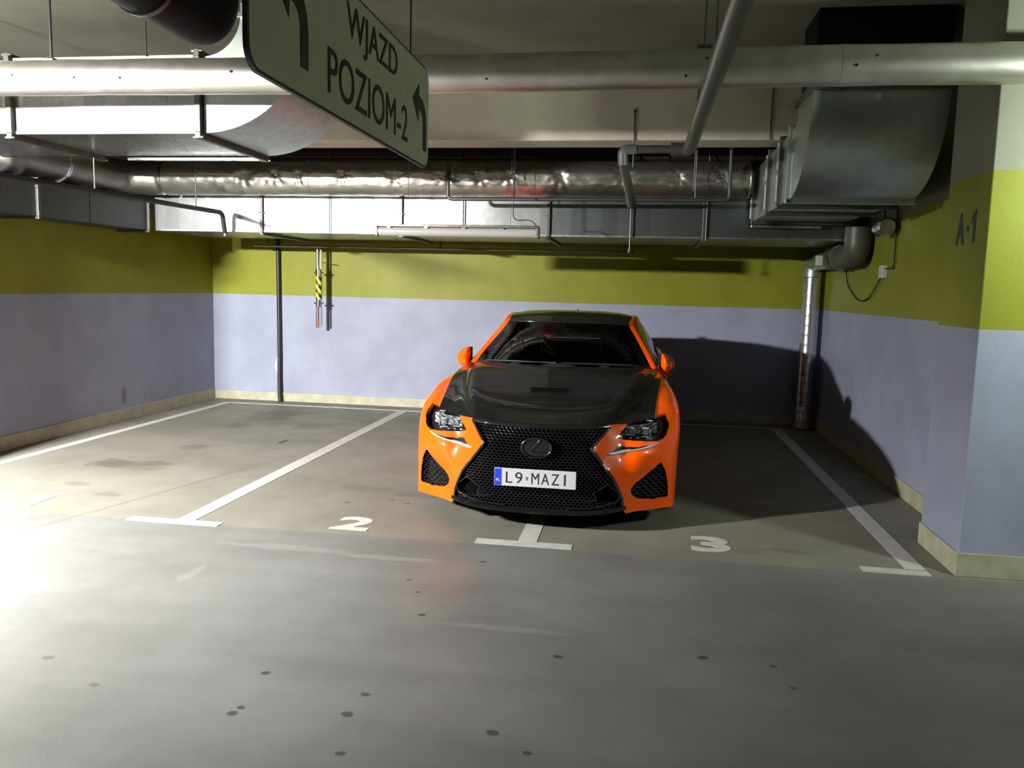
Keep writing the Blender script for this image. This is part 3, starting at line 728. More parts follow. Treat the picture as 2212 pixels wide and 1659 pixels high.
def glass(name, tint, rough=.02, refl=1.):
    """thin clear sheet: fresnel reflection over tinted transmission"""
    m = bpy.data.materials.new(name); m.use_nodes = True; nt = m.node_tree; nt.nodes.clear(); nb = NB(nt)
    out = nb.n('ShaderNodeOutputMaterial'); mx = nb.n('ShaderNodeMixShader')
    tr = nb.n('ShaderNodeBsdfTransparent'); gl = nb.n('ShaderNodeBsdfGlossy'); fr = nb.n('ShaderNodeFresnel')
    tr.inputs[0].default_value = (*tint, 1); gl.inputs['Roughness'].default_value = rough; fr.inputs[0].default_value = 1.5
    nb.link(nb.math('MULTIPLY', fr.outputs[0], refl), mx.inputs[0]); nb.link(tr.outputs[0], mx.inputs[1]); nb.link(gl.outputs[0], mx.inputs[2])
    nb.link(mx.outputs[0], out.inputs[0]); return m
M['paint'] = paint(); M['carbon'] = carbon()
M['gblack'] = simple('gloss_black_trim', (.010, .010, .011), .12, coat=.6)
M['mblack'] = simple('matt_black_plastic', (.012, .012, .013), .6)
M['grille'] = simple('dark_chrome_mesh', (.075, .075, .085), .2, .9)
M['dchrome'] = simple('dark_lamp_chrome', (.36, .37, .41), .2, .85)
M['cavity'] = simple('dark_cavity', (.004, .004, .004), .8, spec=0.)
M['wglass'] = glass('tinted_windscreen', (.62, .68, .66), .01)
M['sglass'] = glass('dark_side_glass', (.2, .22, .21), .01)
M['cglass'] = glass('clear_lamp_cover', (.93, .94, .95), .01, .8)
M['plate'] = simple('white_plate', (.46, .48, .52), .35, spec=.5)
M['pblue'] = simple('plate_blue', (.01, .04, .55), .4)
M['pdark'] = simple('plate_black', (.012, .012, .02), .5)
M['led'] = simple('pale_led_strip', (.42, .42, .45), .25, .2)
M['reflector'] = simple('lamp_reflector', (.85, .86, .92), .22, .55)
M['mirror'] = simple('mirror_silver', (.8, .8, .82), .05, 1.)
M['tyre'] = simple('tyre_rubber', (.016, .016, .016), .75)
M['rim'] = simple('dark_alloy', (.07, .07, .075), .3, .9)
M['seat'] = simple('black_seat_leather', (.018, .018, .02), .5)
M['seatline'] = simple('pale_seat_frame', (.8, .82, .85), .3, .2)
M['tail'] = simple('red_lamp_lens', (.25, .005, .005), .15, coat=.5)

class Surf:
    def __init__(s, cols):
        s.P = np.array(cols, float)
        d = np.linalg.norm(np.diff(s.P, axis=0), axis=2).mean(1); s.ks = np.concatenate([[0], np.cumsum(np.maximum(d, 1e-3))])
        d = np.linalg.norm(np.diff(s.P, axis=1), axis=2).mean(0); s.kt = np.concatenate([[0], np.cumsum(np.maximum(d, 1e-3))])
    @staticmethod
    def tang(k, P):
        h = np.diff(k); sh = (-1,) + (1,) * (P.ndim - 1)
        dl = np.diff(P, axis=0) / h.reshape(sh); m = np.zeros_like(P)
        m[0] = dl[0]; m[-1] = dl[-1]
        a = h[1:].reshape(sh); b = h[:-1].reshape(sh)
        m[1:-1] = (dl[:-1] * a + dl[1:] * b) / (a + b); return m
    @staticmethod
    def herm(k, u):
        i = np.clip(np.searchsorted(k, u, side='right') - 1, 0, len(k) - 2); h = k[i + 1] - k[i]; w = (u - k[i]) / h
        return i, h, 2 * w**3 - 3 * w**2 + 1, w**3 - 2 * w**2 + w, -2 * w**3 + 3 * w**2, w**3 - w**2
    def ev(s, S, T):
        S = np.asarray(S, float); T = np.asarray(T, float)
        m = s.tang(s.ks, s.P); i, h, a, b, c, d = s.herm(s.ks, S)
        e = lambda q: q[:, None, None]
        R = e(a) * s.P[i] + e(b * h) * m[i] + e(c) * s.P[i + 1] + e(d * h) * m[i + 1]      # N,m,3
        R = np.swapaxes(R, 0, 1); mt = s.tang(s.kt, R); j, h, a, b, c, d = s.herm(s.kt, T); n = np.arange(len(T)); e = lambda q: q[:, None]
        return e(a) * R[j, n] + e(b * h) * mt[j, n] + e(c) * R[j + 1, n] + e(d * h) * mt[j + 1, n]
    def nrm(s, S, T, out=None):
        S = np.asarray(S, float); T = np.asarray(T, float); e = 1e-3
        S0, S1 = np.maximum(S - e, s.ks[0]), np.minimum(S + e, s.ks[-1]); T0, T1 = np.maximum(T - e, s.kt[0]), np.minimum(T + e, s.kt[-1])
        n = np.cross(s.ev(S1, T) - s.ev(S0, T), s.ev(S, T1) - s.ev(S, T0))
        n /= np.maximum(np.linalg.norm(n, axis=1, keepdims=True), 1e-12); return n

def shell(name, pts, nrm, faces, mat, parent, rim=.02, both=False, sgn=1, label=None):
    """thin body panel: outer skin with exact normals plus a folded-in rim along its free edges"""
    V, N, F = [], [], []
    def add(sg):
        p = pts.copy(); n = nrm.copy()
        p[:, 0] *= sg; n[:, 0] *= sg
        if both: n[np.abs(p[:, 0]) < 1e-4, 0] = 0
        o = len(V); V.extend(p.tolist()); N.extend(n.tolist())
        fs = [f if sg > 0 else f[::-1] for f in faces]
        F.extend([tuple(i + o for i in f) for f in fs])
        if rim:
            cnt = {}
            for f in fs:
                for a, b in zip(f, f[1:] + f[:1]): cnt[(a, b)] = 1
            for (a, b) in list(cnt):
                if (b, a) in cnt: continue
                if both and abs(p[a, 0]) < 1e-4 and abs(p[b, 0]) < 1e-4: continue
                q = [p[b], p[a], p[a] - n[a] * rim, p[b] - n[b] * rim]
                fn = np.cross(q[1] - q[0], q[3] - q[0]); fn = fn / max(1e-9, np.linalg.norm(fn))
                o2 = len(V); V.extend([x.tolist() for x in q]); N.extend([fn.tolist()] * 4); F.append((o2, o2 + 1, o2 + 2, o2 + 3))
    if both: add(1); add(-1)
    else: add(sgn)
    me = bpy.data.meshes.new(name)
    me.from_pydata([(v[0] + CW.x, v[1] + CW.y, v[2]) for v in V], [], F)
    for p in me.polygons: p.use_smooth = True
    me.update()
    me.normals_split_custom_set_from_vertices(N)
    o = bpy.data.objects.new(name, me); COL.objects.link(o); me.materials.append(mat)
    o.parent = parent; off = Vector((0, 0, 0)); q = parent
    while q: off += q.location; q = q.parent
    o.location = -off
    if label: o['label'] = label
    return o
def patch(name, cols, mat, parent, nu=24, nv=40, rim=.02, both=False, sgn=1, flip=False, lift=0., label=None):
    S = Surf(cols); u = np.linspace(S.ks[0], S.ks[-1], nu); v = np.linspace(S.kt[0], S.kt[-1], nv)
    U, Vv = np.meshgrid(u, v, indexing='ij'); p = S.ev(U.ravel(), Vv.ravel()); n = S.nrm(U.ravel(), Vv.ravel())
    F = []
    for i in range(nu - 1):
        for j in range(nv - 1):
            a = i * nv + j; F.append((a, a + nv, a + nv + 1, a + 1))
    if flip: n = -n; F = [f[::-1] for f in F]
    p = p + n * lift
    return shell(name, p, n, F, mat, parent, rim, both, sgn, label)
def cl(name, bm, mat, parent, sgn=1, smooth=None, label=None):
    for v in bm.verts: v.co = Vector((v.co.x * sgn + CW.x, v.co.y + CW.y, v.co.z))
    if sgn < 0: bmesh.ops.reverse_faces(bm, faces=bm.faces)
    return link(name, bm, mat, parent, smooth, label)

car = empty('sports_car', (CW.x, CW.y + 2.35, 0), 'orange coupe with black carbon bonnet and roof parked over a bay line', 'car')

ZF = [.13, .21, .30, .40, .50, .56, .62, .66, .68]
def fc(x, ys, top): return [(x, y, z) for y, z in zip(ys, ZF)] + [top]
B = [
 fc(0, [.05, .05, .03, .015, .02, .035, .06, .09, .11], (0, .125, .690)),
 fc(.20, [.055, .055, .035, .025, .03, .045, .07, .10, .125], (.2, .138, .691)),
 fc(.36, [.075, .068, .050, .042, .055, .075, .11, .145, .158], (.36, .172, .694)),
 fc(.45, [.095, .09, .075, .070, .125, .155, .185, .203, .211], (.455, .218, .695)),
 fc(.55, [.14, .14, .14, .150, .185, .220, .245, .277, .288], (.55, .300, .696)),
 fc(.65, [.235, .245, .232, .205, .20, .232, .275, .325, .348], (.645, .367, .702)),
 [(.78, .33, .13), (.78, .325, .21), (.78, .315, .30), (.78, .293, .40), (.78, .283, .50), (.775, .305, .56), (.768, .335, .62), (.757, .372, .668), (.745, .405, .697), (.731, .432, .717)],
 [(.868, .402, .13), (.862, .395, .21), (.857, .38, .30), (.852, .365, .40), (.848, .365, .50), (.846, .39, .56), (.842, .43, .63), (.832, .49, .695), (.795, .555, .748), (.741, .575, .765)],
 [(.890, .48, .13), (.887, .465, .21), (.886, .455, .30), (.886, .45, .40), (.888, .46, .50), (.892, .49, .58), (.890, .53, .65), (.877, .59, .72), (.825, .68, .790), (.750, .71, .803)],
 [(.898, .58, .13), (.898, .57, .21), (.900, .56, .30), (.903, .57, .40), (.908, .59, .50), (.914, .62, .59), (.911, .66, .67), (.895, .72, .742), (.842, .79, .810), (.759, .83, .833)],
 [(.905, .75, .13), (.906, .75, .21), (.909, .75, .30), (.914, .75, .40), (.918, .77, .50), (.922, .80, .60), (.919, .83, .69), (.902, .87, .762), (.852, .92, .832), (.770, .96, .859)],
 [(.908, .95, .13), (.909, .95, .21), (.912, .95, .30), (.917, .95, .40), (.921, .96, .50), (.924, .98, .60), (.919, 1.0, .70), (.902, 1.03, .775), (.855, 1.06, .845), (.780, 1.10, .880)],
 [(.895, 1.25, .13), (.897, 1.25, .21), (.900, 1.25, .30), (.904, 1.25, .40), (.908, 1.25, .50), (.910, 1.25, .60), (.906, 1.26, .70), (.890, 1.28, .79), (.848, 1.30, .860), (.784, 1.32, .905)],
 [(.835, 1.60, .13), (.872, 1.60, .21), (.884, 1.60, .30), (.887, 1.60, .40), (.888, 1.60, .50), (.888, 1.60, .60), (.884, 1.60, .71), (.870, 1.60, .81), (.832, 1.60, .885), (.772, 1.60, .928)],
 [(.835, 2.20, .14), (.868, 2.20, .22), (.878, 2.20, .30), (.876, 2.20, .40), (.878, 2.20, .50), (.884, 2.20, .60), (.882, 2.20, .72), (.868, 2.20, .83), (.840, 2.20, .91), (.800, 2.20, .955)],
 [(.840, 2.90, .14), (.872, 2.90, .22), (.882, 2.90, .30), (.882, 2.90, .40), (.886, 2.90, .50), (.892, 2.90, .60), (.888, 2.90, .73), (.872, 2.90, .85), (.842, 2.90, .93), (.800, 2.90, .972)],
 [(.89, 3.30, .14), (.90, 3.30, .22), (.905, 3.30, .30), (.91, 3.30, .40), (.915, 3.30, .50), (.920, 3.30, .60), (.915, 3.30, .74), (.893, 3.30, .86), (.85, 3.30, .945), (.785, 3.30, .985)],
 [(.91, 3.70, .14), (.912, 3.70, .22), (.915, 3.70, .30), (.918, 3.70, .40), (.922, 3.70, .50), (.925, 3.70, .60), (.918, 3.70, .75), (.888, 3.70, .88), (.83, 3.70, .96), (.730, 3.70, .995)],
 [(.88, 4.25, .18), (.885, 4.25, .24), (.89, 4.25, .32), (.895, 4.25, .42), (.897, 4.25, .52), (.892, 4.25, .62), (.880, 4.25, .76), (.85, 4.22, .88), (.79, 4.18, .955), (.66, 4.15, .99)],
 [(.78, 4.53, .20), (.80, 4.55, .26), (.81, 4.56, .34), (.81, 4.57, .44), (.80, 4.57, .54), (.79, 4.56, .64), (.77, 4.54, .78), (.74, 4.50, .89), (.69, 4.46, .955), (.60, 4.42, .985)],
 [(.50, 4.66, .20), (.50, 4.68, .26), (.50, 4.69, .34), (.50, 4.70, .44), (.50, 4.69, .54), (.50, 4.67, .64), (.49, 4.65, .78), (.48, 4.63, .89), (.46, 4.62, .955), (.42, 4.60, .985)],
 [(0, 4.69, .20), (0, 4.705, .26), (0, 4.705, .34), (0, 4.71, .44), (0, 4.70, .54), (0, 4.68, .64), (0, 4.67, .78), (0, 4.66, .89), (0, 4.65, .955), (0, 4.63, .985)],
]
mx_ = lambda c: [(-x, y, z) for x, y, z in c]
BS = Surf([mx_(B[1])] + B + [mx_(B[-2])])
s0, s1 = BS.ks[1], BS.ks[-2]; t0, t1 = BS.kt[0], BS.kt[-1]
gs, gt = np.meshgrid(np.linspace(s0, s1, 900), np.linspace(t0, t1, 130), indexing='ij')
gs, gt = gs.ravel(), gt.ravel(); GP = BS.ev(gs, gt)
def inv(p3, mode='3'):
    """surface parameters of the point nearest to p3; mode f compares (x,z) on the nose, s compares (y,z) on the flank"""
    out = []
    ax = {'3': [0, 1, 2], 'f': [0, 2], 's': [1, 2]}[mode]
    msk = np.ones(len(GP), bool)
    if mode == 'f': msk = GP[:, 1] < .62
    if mode == 's': msk = (GP[:, 0] > .6) & (GP[:, 1] > .45)
    idx = np.nonzero(msk)[0]; G = GP[idx][:, ax]
    for p in p3:
        d = ((G - np.array(p, float)) ** 2).sum(1); k = idx[d.argmin()]; out.append((gs[k], gt[k]))
    return out
def dens(poly, d, closed=True):
    out = []; n = len(poly)
    for i in range(n if closed else n - 1):
        a = np.array(poly[i], float); b = np.array(poly[(i + 1) % n], float); m = max(1, int(np.linalg.norm(b - a) / d))
        for k in range(m): out.append(tuple(a + (b - a) * k / m))
    if not closed: out.append(tuple(poly[-1]))
    return out
def rnd_poly(poly, r, k=3):
    out = []; n = len(poly)
    for i in range(n):
        a, b, c = (np.array(poly[j % n], float) for j in (i - 1, i, i + 1)); d1 = a - b; d2 = c - b
        q = min(r, np.linalg.norm(d1) * .4, np.linalg.norm(d2) * .4); p0 = b + d1 / np.linalg.norm(d1) * q; p2 = b + d2 / np.linalg.norm(d2) * q
        for j in range(k + 1): t = j / k; out.append(tuple(p0 * (1 - t)**2 + b * 2 * t * (1 - t) + p2 * t * t))
    return out
GRZ = [(0, .672), (.20, .674), (.36, .678), (.452, .682), (.343, .560), (.395, .490), (.44, .430), (.487, .369), (.520, .300), (.545, .235), (.556, .173), (.42, .150), (.2, .140), (0, .138)]
LIPZ = [(0, .138), (.2, .140), (.42, .150), (.556, .173), (.572, .125), (.3, .125), (0, .125)]
VNT = rnd_poly([(.790, .455), (.822, .385), (.842, .280), (.845, .205), (.74, .200), (.650, .210), (.612, .235), (.597, .282), (.625, .320), (.70, .375)], .014)
DRL = [(.772, .577), (.70, .563), (.62, .553), (.560, .552), (.520, .562), (.500, .556), (.497, .545), (.430, .511), (.500, .512), (.600, .526), (.700, .546)]
LMP = [(.484, .218, .608), (.515, .26, .638), (.546, .30, .668), (.562, .31, .692), (.60, .335, .699), (.645, .367, .7015), (.69, .402, .708), (.731, .430, .7165), (.737, .455, .722), (.765, .50, .730), (.812, .545, .740), (.832, .50, .705), (.838, .455, .665), (.822, .395, .625), (.80, .345, .600), (.765, .312, .588), (.70, .27, .587), (.62, .24, .594), (.54, .225, .602)]
NS = 128
regs = []
def reg(nm, pts, mode):
    P = inv(dens(pts, .018), mode); Q = [P[0]]
    for p in P[1:]:
        if math.dist(p, Q[-1]) > 2e-3: Q.append(p)
    regs.append((nm, Q)); return Q
reg('nosetrim', [(0, .672), (.20, .674), (.36, .678), (.452, .682), (.460, .70), (.2, .71), (0, .71)], 'f'); reg('grille', GRZ, 'f'); reg('lip', LIPZ, 'f'); reg('vent', VNT, 'f'); reg('drl', DRL, 'f'); reg('lamp', LMP, '3')
circ = lambda cy, r: [(cy + r * math.cos(a), .335 + r * math.sin(a)) for a in np.linspace(-.56, PI + .56, 50)] + [(cy - r * .84, .05), (cy + r * .84, .05)]
reg('arch', circ(.93, .372), 's'); reg('arch', circ(3.66, .375), 's')
reg('door', [(1.36, .20), (1.34, .62), (1.42, .80), (1.50, .905), (2.0, .945), (2.80, .965), (2.86, .80), (2.80, .40), (2.70, .20)], 's')
reg('front_fender', [(.88, .28, .0), ] and [(.832, .50, .705), (.862, .47, .64), (.897, .56, .61), (.912, .64, .60), (.918, .80, .56), (.915, .95, .40), (.90, 1.22, .40), (.895, 1.22, .13), (.835, 1.36, .14), (.872, 1.36, .30), (.90, 1.33, .60), (.885, 1.42, .79), (.82, 1.50, .89), (.772, 1.60, .928), (.784, 1.32, .905), (.780, 1.10, .880), (.770, .96, .859), (.759, .83, .833), (.750, .71, .803), (.741, .575, .765), (.737, .455, .722), (.765, .50, .730), (.812, .545, .740)], '3')
reg('rear_bumper', [(4.02, .18), (4.05, .62), (4.40, .66)] , 's') if False else None
# one triangulation of the whole flank + nose, panels cut out of it
verts, edges = [], []
def addloop(L, closed=True):
    o = len(verts); verts.extend(Vector((a, b)) for a, b in L); n = len(L)
    edges.extend((o + i, o + (i + 1) % n) for i in range(n if closed else n - 1))
for nm, Q in regs: addloop(Q)
bs = list(np.linspace(s0, s1, 260)); bt = list(np.linspace(t0, t1, 36))
addloop([(a, t0) for a in bs] + [(s1, b) for b in bt[1:]] + [(a, t1) for a in bs[::-1][1:]] + [(s0, b) for b in bt[::-1][1:-1]])
sf = inv([(.90, .60, .40)], '3')[0][0]
ss = list(np.arange(s0 + .02, sf + .9, .022)) + list(np.arange(sf + .93, s1 - .02, .06))
for a in ss:
    for b in np.arange(t0 + .018, t1 - .008, .022 if a < sf + .92 else .045):
        verts.append(Vector((a, b)))
vo, eo, fo, *_ = delaunay_2d_cdt(verts, edges, [], 0, 1e-4)
VO = np.array([(v.x, v.y) for v in vo]); FO = [tuple(f) for f in fo]
VO[:, 0] = np.clip(VO[:, 0], s0, s1); VO[:, 1] = np.clip(VO[:, 1], t0, t1)
PO = BS.ev(VO[:, 0], VO[:, 1]); NO = BS.nrm(VO[:, 0], VO[:, 1])
CE = np.array([VO[list(f)].mean(0) for f in FO])
def inside(poly, C):
    P = np.array(poly); r = np.zeros(len(C), bool); x, y = C[:, 0], C[:, 1]; n = len(P)
    for i in range(n):
        x1, y1 = P[i]; x2, y2 = P[(i + 1) % n]
        if y1 == y2: continue
        c = ((y1 > y) != (y2 > y)) & (x < (x2 - x1) * (y - y1) / (y2 - y1) + x1); r ^= c
    return r
own = np.full(len(FO), '', dtype=object)
for nm, Q in regs:
    m = inside(Q, CE) & (own == ''); own[m] = nm
C3 = np.array([PO[list(f)].mean(0) for f in FO])
rest = own == ''
own[rest & (C3[:, 1] < 1.0)] = 'front_bumper'
own[rest & (C3[:, 1] >= 1.0) & (C3[:, 1] < 4.0)] = 'side_panel'
own[rest & (C3[:, 1] >= 4.0)] = 'rear_bumper'
gn = NO[FO[len(FO) // 2][0]]
if np.dot(gn, PO[FO[len(FO) // 2][0]] - np.array([0, 2.3, .5])) < 0: NO = -NO
def NO0(a, b):
    n = BS.nrm(a, b)[0]; return n if n[0] > 0 else -n
def region(nm, off=0., dirv=None):
    F = [FO[i] for i in np.nonzero(own == nm)[0]]
    ids = sorted({i for f in F for i in f}); mp = {a: k for k, a in enumerate(ids)}; out = []
    p = PO[ids] + NO[ids] * off; n = NO[ids]
    for f in F:
        a, b, c = (PO[i] for i in f[:3]); fn = np.cross(b - a, c - a)
        if np.linalg.norm(fn) < 1e-10: continue
        g = tuple(mp[i] for i in f)
        if np.dot(fn, NO[f[0]] + NO[f[1]] + NO[f[2]]) < 0: g = g[::-1]
        out.append(g)
    return p, n, out
for nm, lb, mat in (('front_bumper', None, 'paint'), ('rear_bumper', None, 'paint')):
    shell(nm, *region(nm), M[mat], car, .005, both=True)
for sg in (1, -1):
    for nm in ('front_fender', 'side_panel', 'door'):
        shell(nm, *region(nm), M['paint'], car, .02, sgn=sg)

shell('nose_trim', *region('nosetrim'), M['gblack'], car, .01, both=True)
# ---- nose height field for small parts
fm = (GP[:, 1] < .6)
FX = GP[fm]
def Fy(x, z):
    d = (FX[:, 0] - abs(x))**2 + (FX[:, 2] - z)**2; return FX[d.argmin(), 1]
_fc = {}
def Fq(x, z):
    k = (round(abs(x) / .01), round(z / .01))
    if k not in _fc: _fc[k] = Fy(k[0] * .01, k[1] * .01)
    return _fc[k]
def Fi(x, z):
    x = abs(x); i, j = math.floor(x / .01), math.floor(z / .01); u, v = x / .01 - i, z / .01 - j
    g = lambda a, b: Fq(a * .01, b * .01)
    return (g(i, j) * (1 - u) + g(i + 1, j) * u) * (1 - v) + (g(i, j + 1) * (1 - u) + g(i + 1, j + 1) * u) * v
def bowl(name, rg, vec, mat, parent, sgn, both=False):
    """recess: the panel region pushed inwards by vec and walled to the rim"""
    p, n, F = region(rg); bm = nbm(); vec = np.array(vec)
    for sg in ((1, -1) if both else (1,)):
        fr = [bm.verts.new((q[0] * sg, q[1], q[2])) for q in p - n * .001]
        bk = [bm.verts.new((q[0] * sg, q[1], q[2])) for q in p + vec]
        es = {(a, b) for f in F for a, b in zip(f, f[1:] + f[:1])}
        for f in F: bm.faces.new([bk[i] for i in (f if sg > 0 else f[::-1])])
        for a, b in es:
            if (b, a) not in es:
                if both and p[a][0] < 1e-4 and p[b][0] < 1e-4: continue
                q = (fr[b], fr[a], bk[a], bk[b]); bm.faces.new(q if sg > 0 else q[::-1])
        for v in fr:
            if not v.link_faces: bm.verts.remove(v)
    return cl(name, bm, mat, parent, sgn)
gr = bowl('grille_surround', 'grille', (0, .05, 0), M['cavity'], car, 1, True)
# mesh of the grille: zigzag rows with short links
Gp = np.array(GRZ); Gpoly = [tuple(p) for p in GRZ] + [(-x, z) for x, z in GRZ[::-1]]
HOLE = [(.525, .28), (.456, .330), (.365, .272), (.385, .222), (.52, .222)]
def pin(poly, x, z): return bool(inside(poly, np.array([[x, z]]))[0])
def lattice(bm, test, x0, x1, z0, z1, w, h, off, hw=.0021, dp=.012):
    def pt(x, z, o=0): return Vector((x, Fi(x, z) + off + o, z))
    def bar(a, b):
        if not (test(*a) and test(*b)): return
        dx, dz = b[0] - a[0], b[1] - a[1]; L = math.hypot(dx, dz); nx, nz = -dz / L * hw, dx / L * hw
        A, Bv = pt(*a), pt(*b); n = Vector((nx, 0, nz)); d = Vector((0, dp, 0))
        v = [bm.verts.new(q) for q in (A - n, Bv - n, Bv + n, A + n, A - n * 1.7 + d, Bv - n * 1.7 + d, Bv + n * 1.7 + d, A + n * 1.7 + d)]
        for f in ((0, 1, 2, 3), (4, 5, 1, 0), (3, 2, 6, 7)): bm.faces.new([v[i] for i in f])
    rows = int((z1 - z0) / h) + 1; cols = int((x1 - x0) / w) + 2
    for r in range(rows):
        z = z0 + r * h; sh = (r % 2) * w / 2
        for c in range(cols):
            x = x0 + c * w + sh; a = (x, z - h * .18); m = (x + w / 2, z + h * .18); b = (x + w, z - h * .18)
            bar(a, m); bar(m, b); bar(m, (m[0], z + h * .82))
bm = nbm(); lattice(bm, lambda x, z: pin(Gpoly, x, z) and not pin(HOLE, abs(x), z), -.56, .56, .15, .68, .0285, .0175, .016)
cl('grille_mesh', bm, M['grille'], gr)
def ptube(path, r, off, sgn, seg=8):
    bm = nbm(); tube(bm, [(x, Fi(x, z) + off, z) for x, z in dens(path, .02, False)], r, seg); return bm
for sg in (1, -1):
    cl('grille_edge_trim', ptube([(.452, .680), (.343, .560), (.395, .490), (.44, .430), (.487, .369), (.520, .300), (.545, .235), (.552, .185)], .0095, -.002, sg), M['gblack'], gr, sg, 60)
    cl('intake_frame', ptube([(.52, .275), (.456, .330), (.365, .272), (.388, .224), (.34, .214), (.27, .226)], .006, .010, sg), M['gblack'], gr, sg, 60)
    cl('intake_frame', ptube([(.535, .25), (.518, .215), (.44, .190), (.36, .172), (.2, .162)], .006, .000, sg), M['gblack'], gr, sg, 60)
cl('grille_top_trim', ptube([(-.452, .682), (-.36, .678), (0, .672), (.36, .678), (.452, .682)], .011, -.002, 1, 10), M['gblack'], gr, 1, 60)
# carbon front lip
bm = nbm(); rows = []
for x in np.linspace(-.575, .575, 47):
    e = max(0, abs(x) - .50) / .075; zt = .140 + .033 * min(1, (abs(x) / .556)**3) ; y = Fi(x, .16)
    pr = .030 * (1 - .5 * e)
    rows.append([bm.verts.new(q) for q in ((x, y + .02, zt + .012), (x, y - pr * .5, zt + .004), (x, y - pr, zt - .006), (x, y - pr + .004, zt - .016), (x, y + .10, zt - .020), (x, y + .25, zt - .012))])
for a, b in zip(rows, rows[1:]):
    for k in range(5): bm.faces.new((a[k], a[k + 1], b[k + 1], b[k]))
bmesh.ops.recalc_face_normals(bm, faces=bm.faces)
cl('front_lip', bm, M['carbon'], car, 1, 50)

# emblem
em_y = Fi(0, .555) - .022
bm = nbm(); ring = [(.095 * math.cos(a), em_y + .012 * 0, .556 + .0625 * math.sin(a)) for a in np.linspace(0, 2 * PI, 49)]
tube(bm, ring, .0065, 10, caps=False)
for path in ([(.022, .052), (-.044, -.030), (.078, -.030)],):
    tube(bm, [(x, em_y, .556 + z) for x, z in path], .0062, 8)
eb = nbm(); extrude_poly(eb, [(.095 * math.cos(a), em_y + .004, .556 + .0625 * math.sin(a)) for a in np.linspace(0, 2 * PI, 40, endpoint=False)], (0, .016, 0))
e0 = cl('emblem_plate', eb, M['gblack'], car)
cl('emblem', bm, simple('smoked_chrome', (.16, .16, .18), .15, 1.), e0, 1, 60)
# licence plate
px0, px1, pz0, pz1, py = -.26, .26, .308, .422, -.022
bm = nbm(); box(bm, px0, px1, py, py + .012, pz0, pz1, .003); pl = cl('licence_plate', bm, M['plate'], car)
bm = nbm(); box(bm, px0 + .002, px0 + .047, py - .0008, py, pz0 + .003, pz1 - .003); cl('plate_band', bm, M['pblue'], pl)
def ptxt(bm, ch, u0, u1, v0, v1, bold=.0):
    s = .52 / 586.; put_text(bm, ch, (CW.x * 0 + px0 + u0 * s, py - .0008, pz1 - v1 * s), ((u1 - u0) * s, 0, 0), (0, 0, (v1 - v0) * s), (0, -.0008, 0), bold)
bm = nbm()
for ch, a, b in (('L', 84, 130), ('9', 152, 202), ('M', 268, 322), ('A', 338, 394), ('Z', 412, 464)): ptxt(bm, ch, a, b, 24, 104, -.004)
box(bm, px0 + 500 * .52 / 586, px0 + 511 * .52 / 586, py - .0016, py - .0004, pz1 - 104 * .52 / 586, pz1 - 24 * .52 / 586)
cl('plate_lettering', bm, M['pdark'], pl)
bm = nbm(); ptxt(bm, 'PL', 14, 42, 76, 96, .03); cl('plate_country_code', bm, M['plate'], pl)
bm = nbm(); box(bm, px0 + .203, px0 + .215, py - .001, py, .352, .374); cl('plate_hologram', bm, M['grey_pl'], pl)
bm = nbm(); box(bm, -.20, .20, py + .012, .03, .33, .40, .004); cl('plate_bracket', bm, M['mblack'], car)

# lamps, vents, running lights (both sides)
for sg in (1, -1):
    hl = bowl('headlamp', 'lamp', (-.004, .085, -.006), M['gblack'], car, sg)
    shell('lamp_cover', *region('lamp', -.002), M['cglass'], hl, 0, sgn=sg)
    for (x, z, r) in ((.585, .640, .015), (.682, .634, .021), (.705, .680, .016)):
        y = Fi(x, z) + .042
        bm = nbm(); tube(bm, [(x, y + .035, z), (x, y, z)], r, 20); cl('projector_lens', bm, M['reflector'], hl, sg, 40)
        bm = nbm(); tube(bm, [(x, y - .001, z), (x, y - .006, z), (x, y - .010, z)], r, 20, rad=lambda i, n, r=r: r * (.9, .7, .3)[i]); cl('lens_dome', bm, M['cglass'], hl, sg, 60)
        for dz, w in ((r + .008, .026), (-r - .008, .030)):
            bm = nbm(); box(bm, x - w, x + w * .7, y - .012, y + .012, z + dz - .003, z + dz + .003, .001); cl('reflector_bar', bm, M['reflector'], hl, sg)
        bm = nbm(); box(bm, x + r + .006, x + r + .011, y - .010, y + .012, z - r, z + r, .001); cl('reflector_bar', bm, M['reflector'], hl, sg)
    bm = nbm(); cell = []
    for i in range(9):
        cell.append([bm.verts.new((.545 + .026 * i, Fi(.545 + .026 * i, .64) + .052 + .006 * ((i + j) % 2), .612 + .016 * j + .002 * i)) for j in range(5)])
    for a_, b_ in zip(cell, cell[1:]):
        for j in range(4): bm.faces.new((a_[j], b_[j], b_[j + 1], a_[j + 1]))
    cl('reflector_bowl', bm, M['dchrome'], hl, sg)
    for x in (.585, .63, .69):
        z = .606; bm = nbm(); box(bm, x - .007, x + .007, Fi(x, z) + .012, Fi(x, z) + .022, z - .003, z + .003, .001); cl('marker_lens', bm, M['reflector'], hl, sg)
    dl = shell('daytime_light', *region('drl', .002), M['gblack'], car, .006, sgn=sg)
    bm = nbm(); L = dens([(.436, .514), (.50, .520), (.60, .533), (.70, .553), (.766, .574)], .02, False)
    tube(bm, [(x, Fi(x, z) + .001, z) for x, z in L], .006, 8, rad=lambda i, n: (.012 if i < n * .45 else .007) * (1 if 0 < i < n - 1 else .4)); cl('led_strip', bm, M['led'], dl, sg, 60)
    vt = bowl('side_intake', 'vent', (-.01, .06, 0), M['mblack'], car, sg)
    bm = nbm(); lattice(bm, lambda x, z: pin(VNT, x, z), .58, .86, .20, .46, .040, .021, .022, .0028, .014)
    cl('intake_mesh', bm, M['grille'], vt, sg)

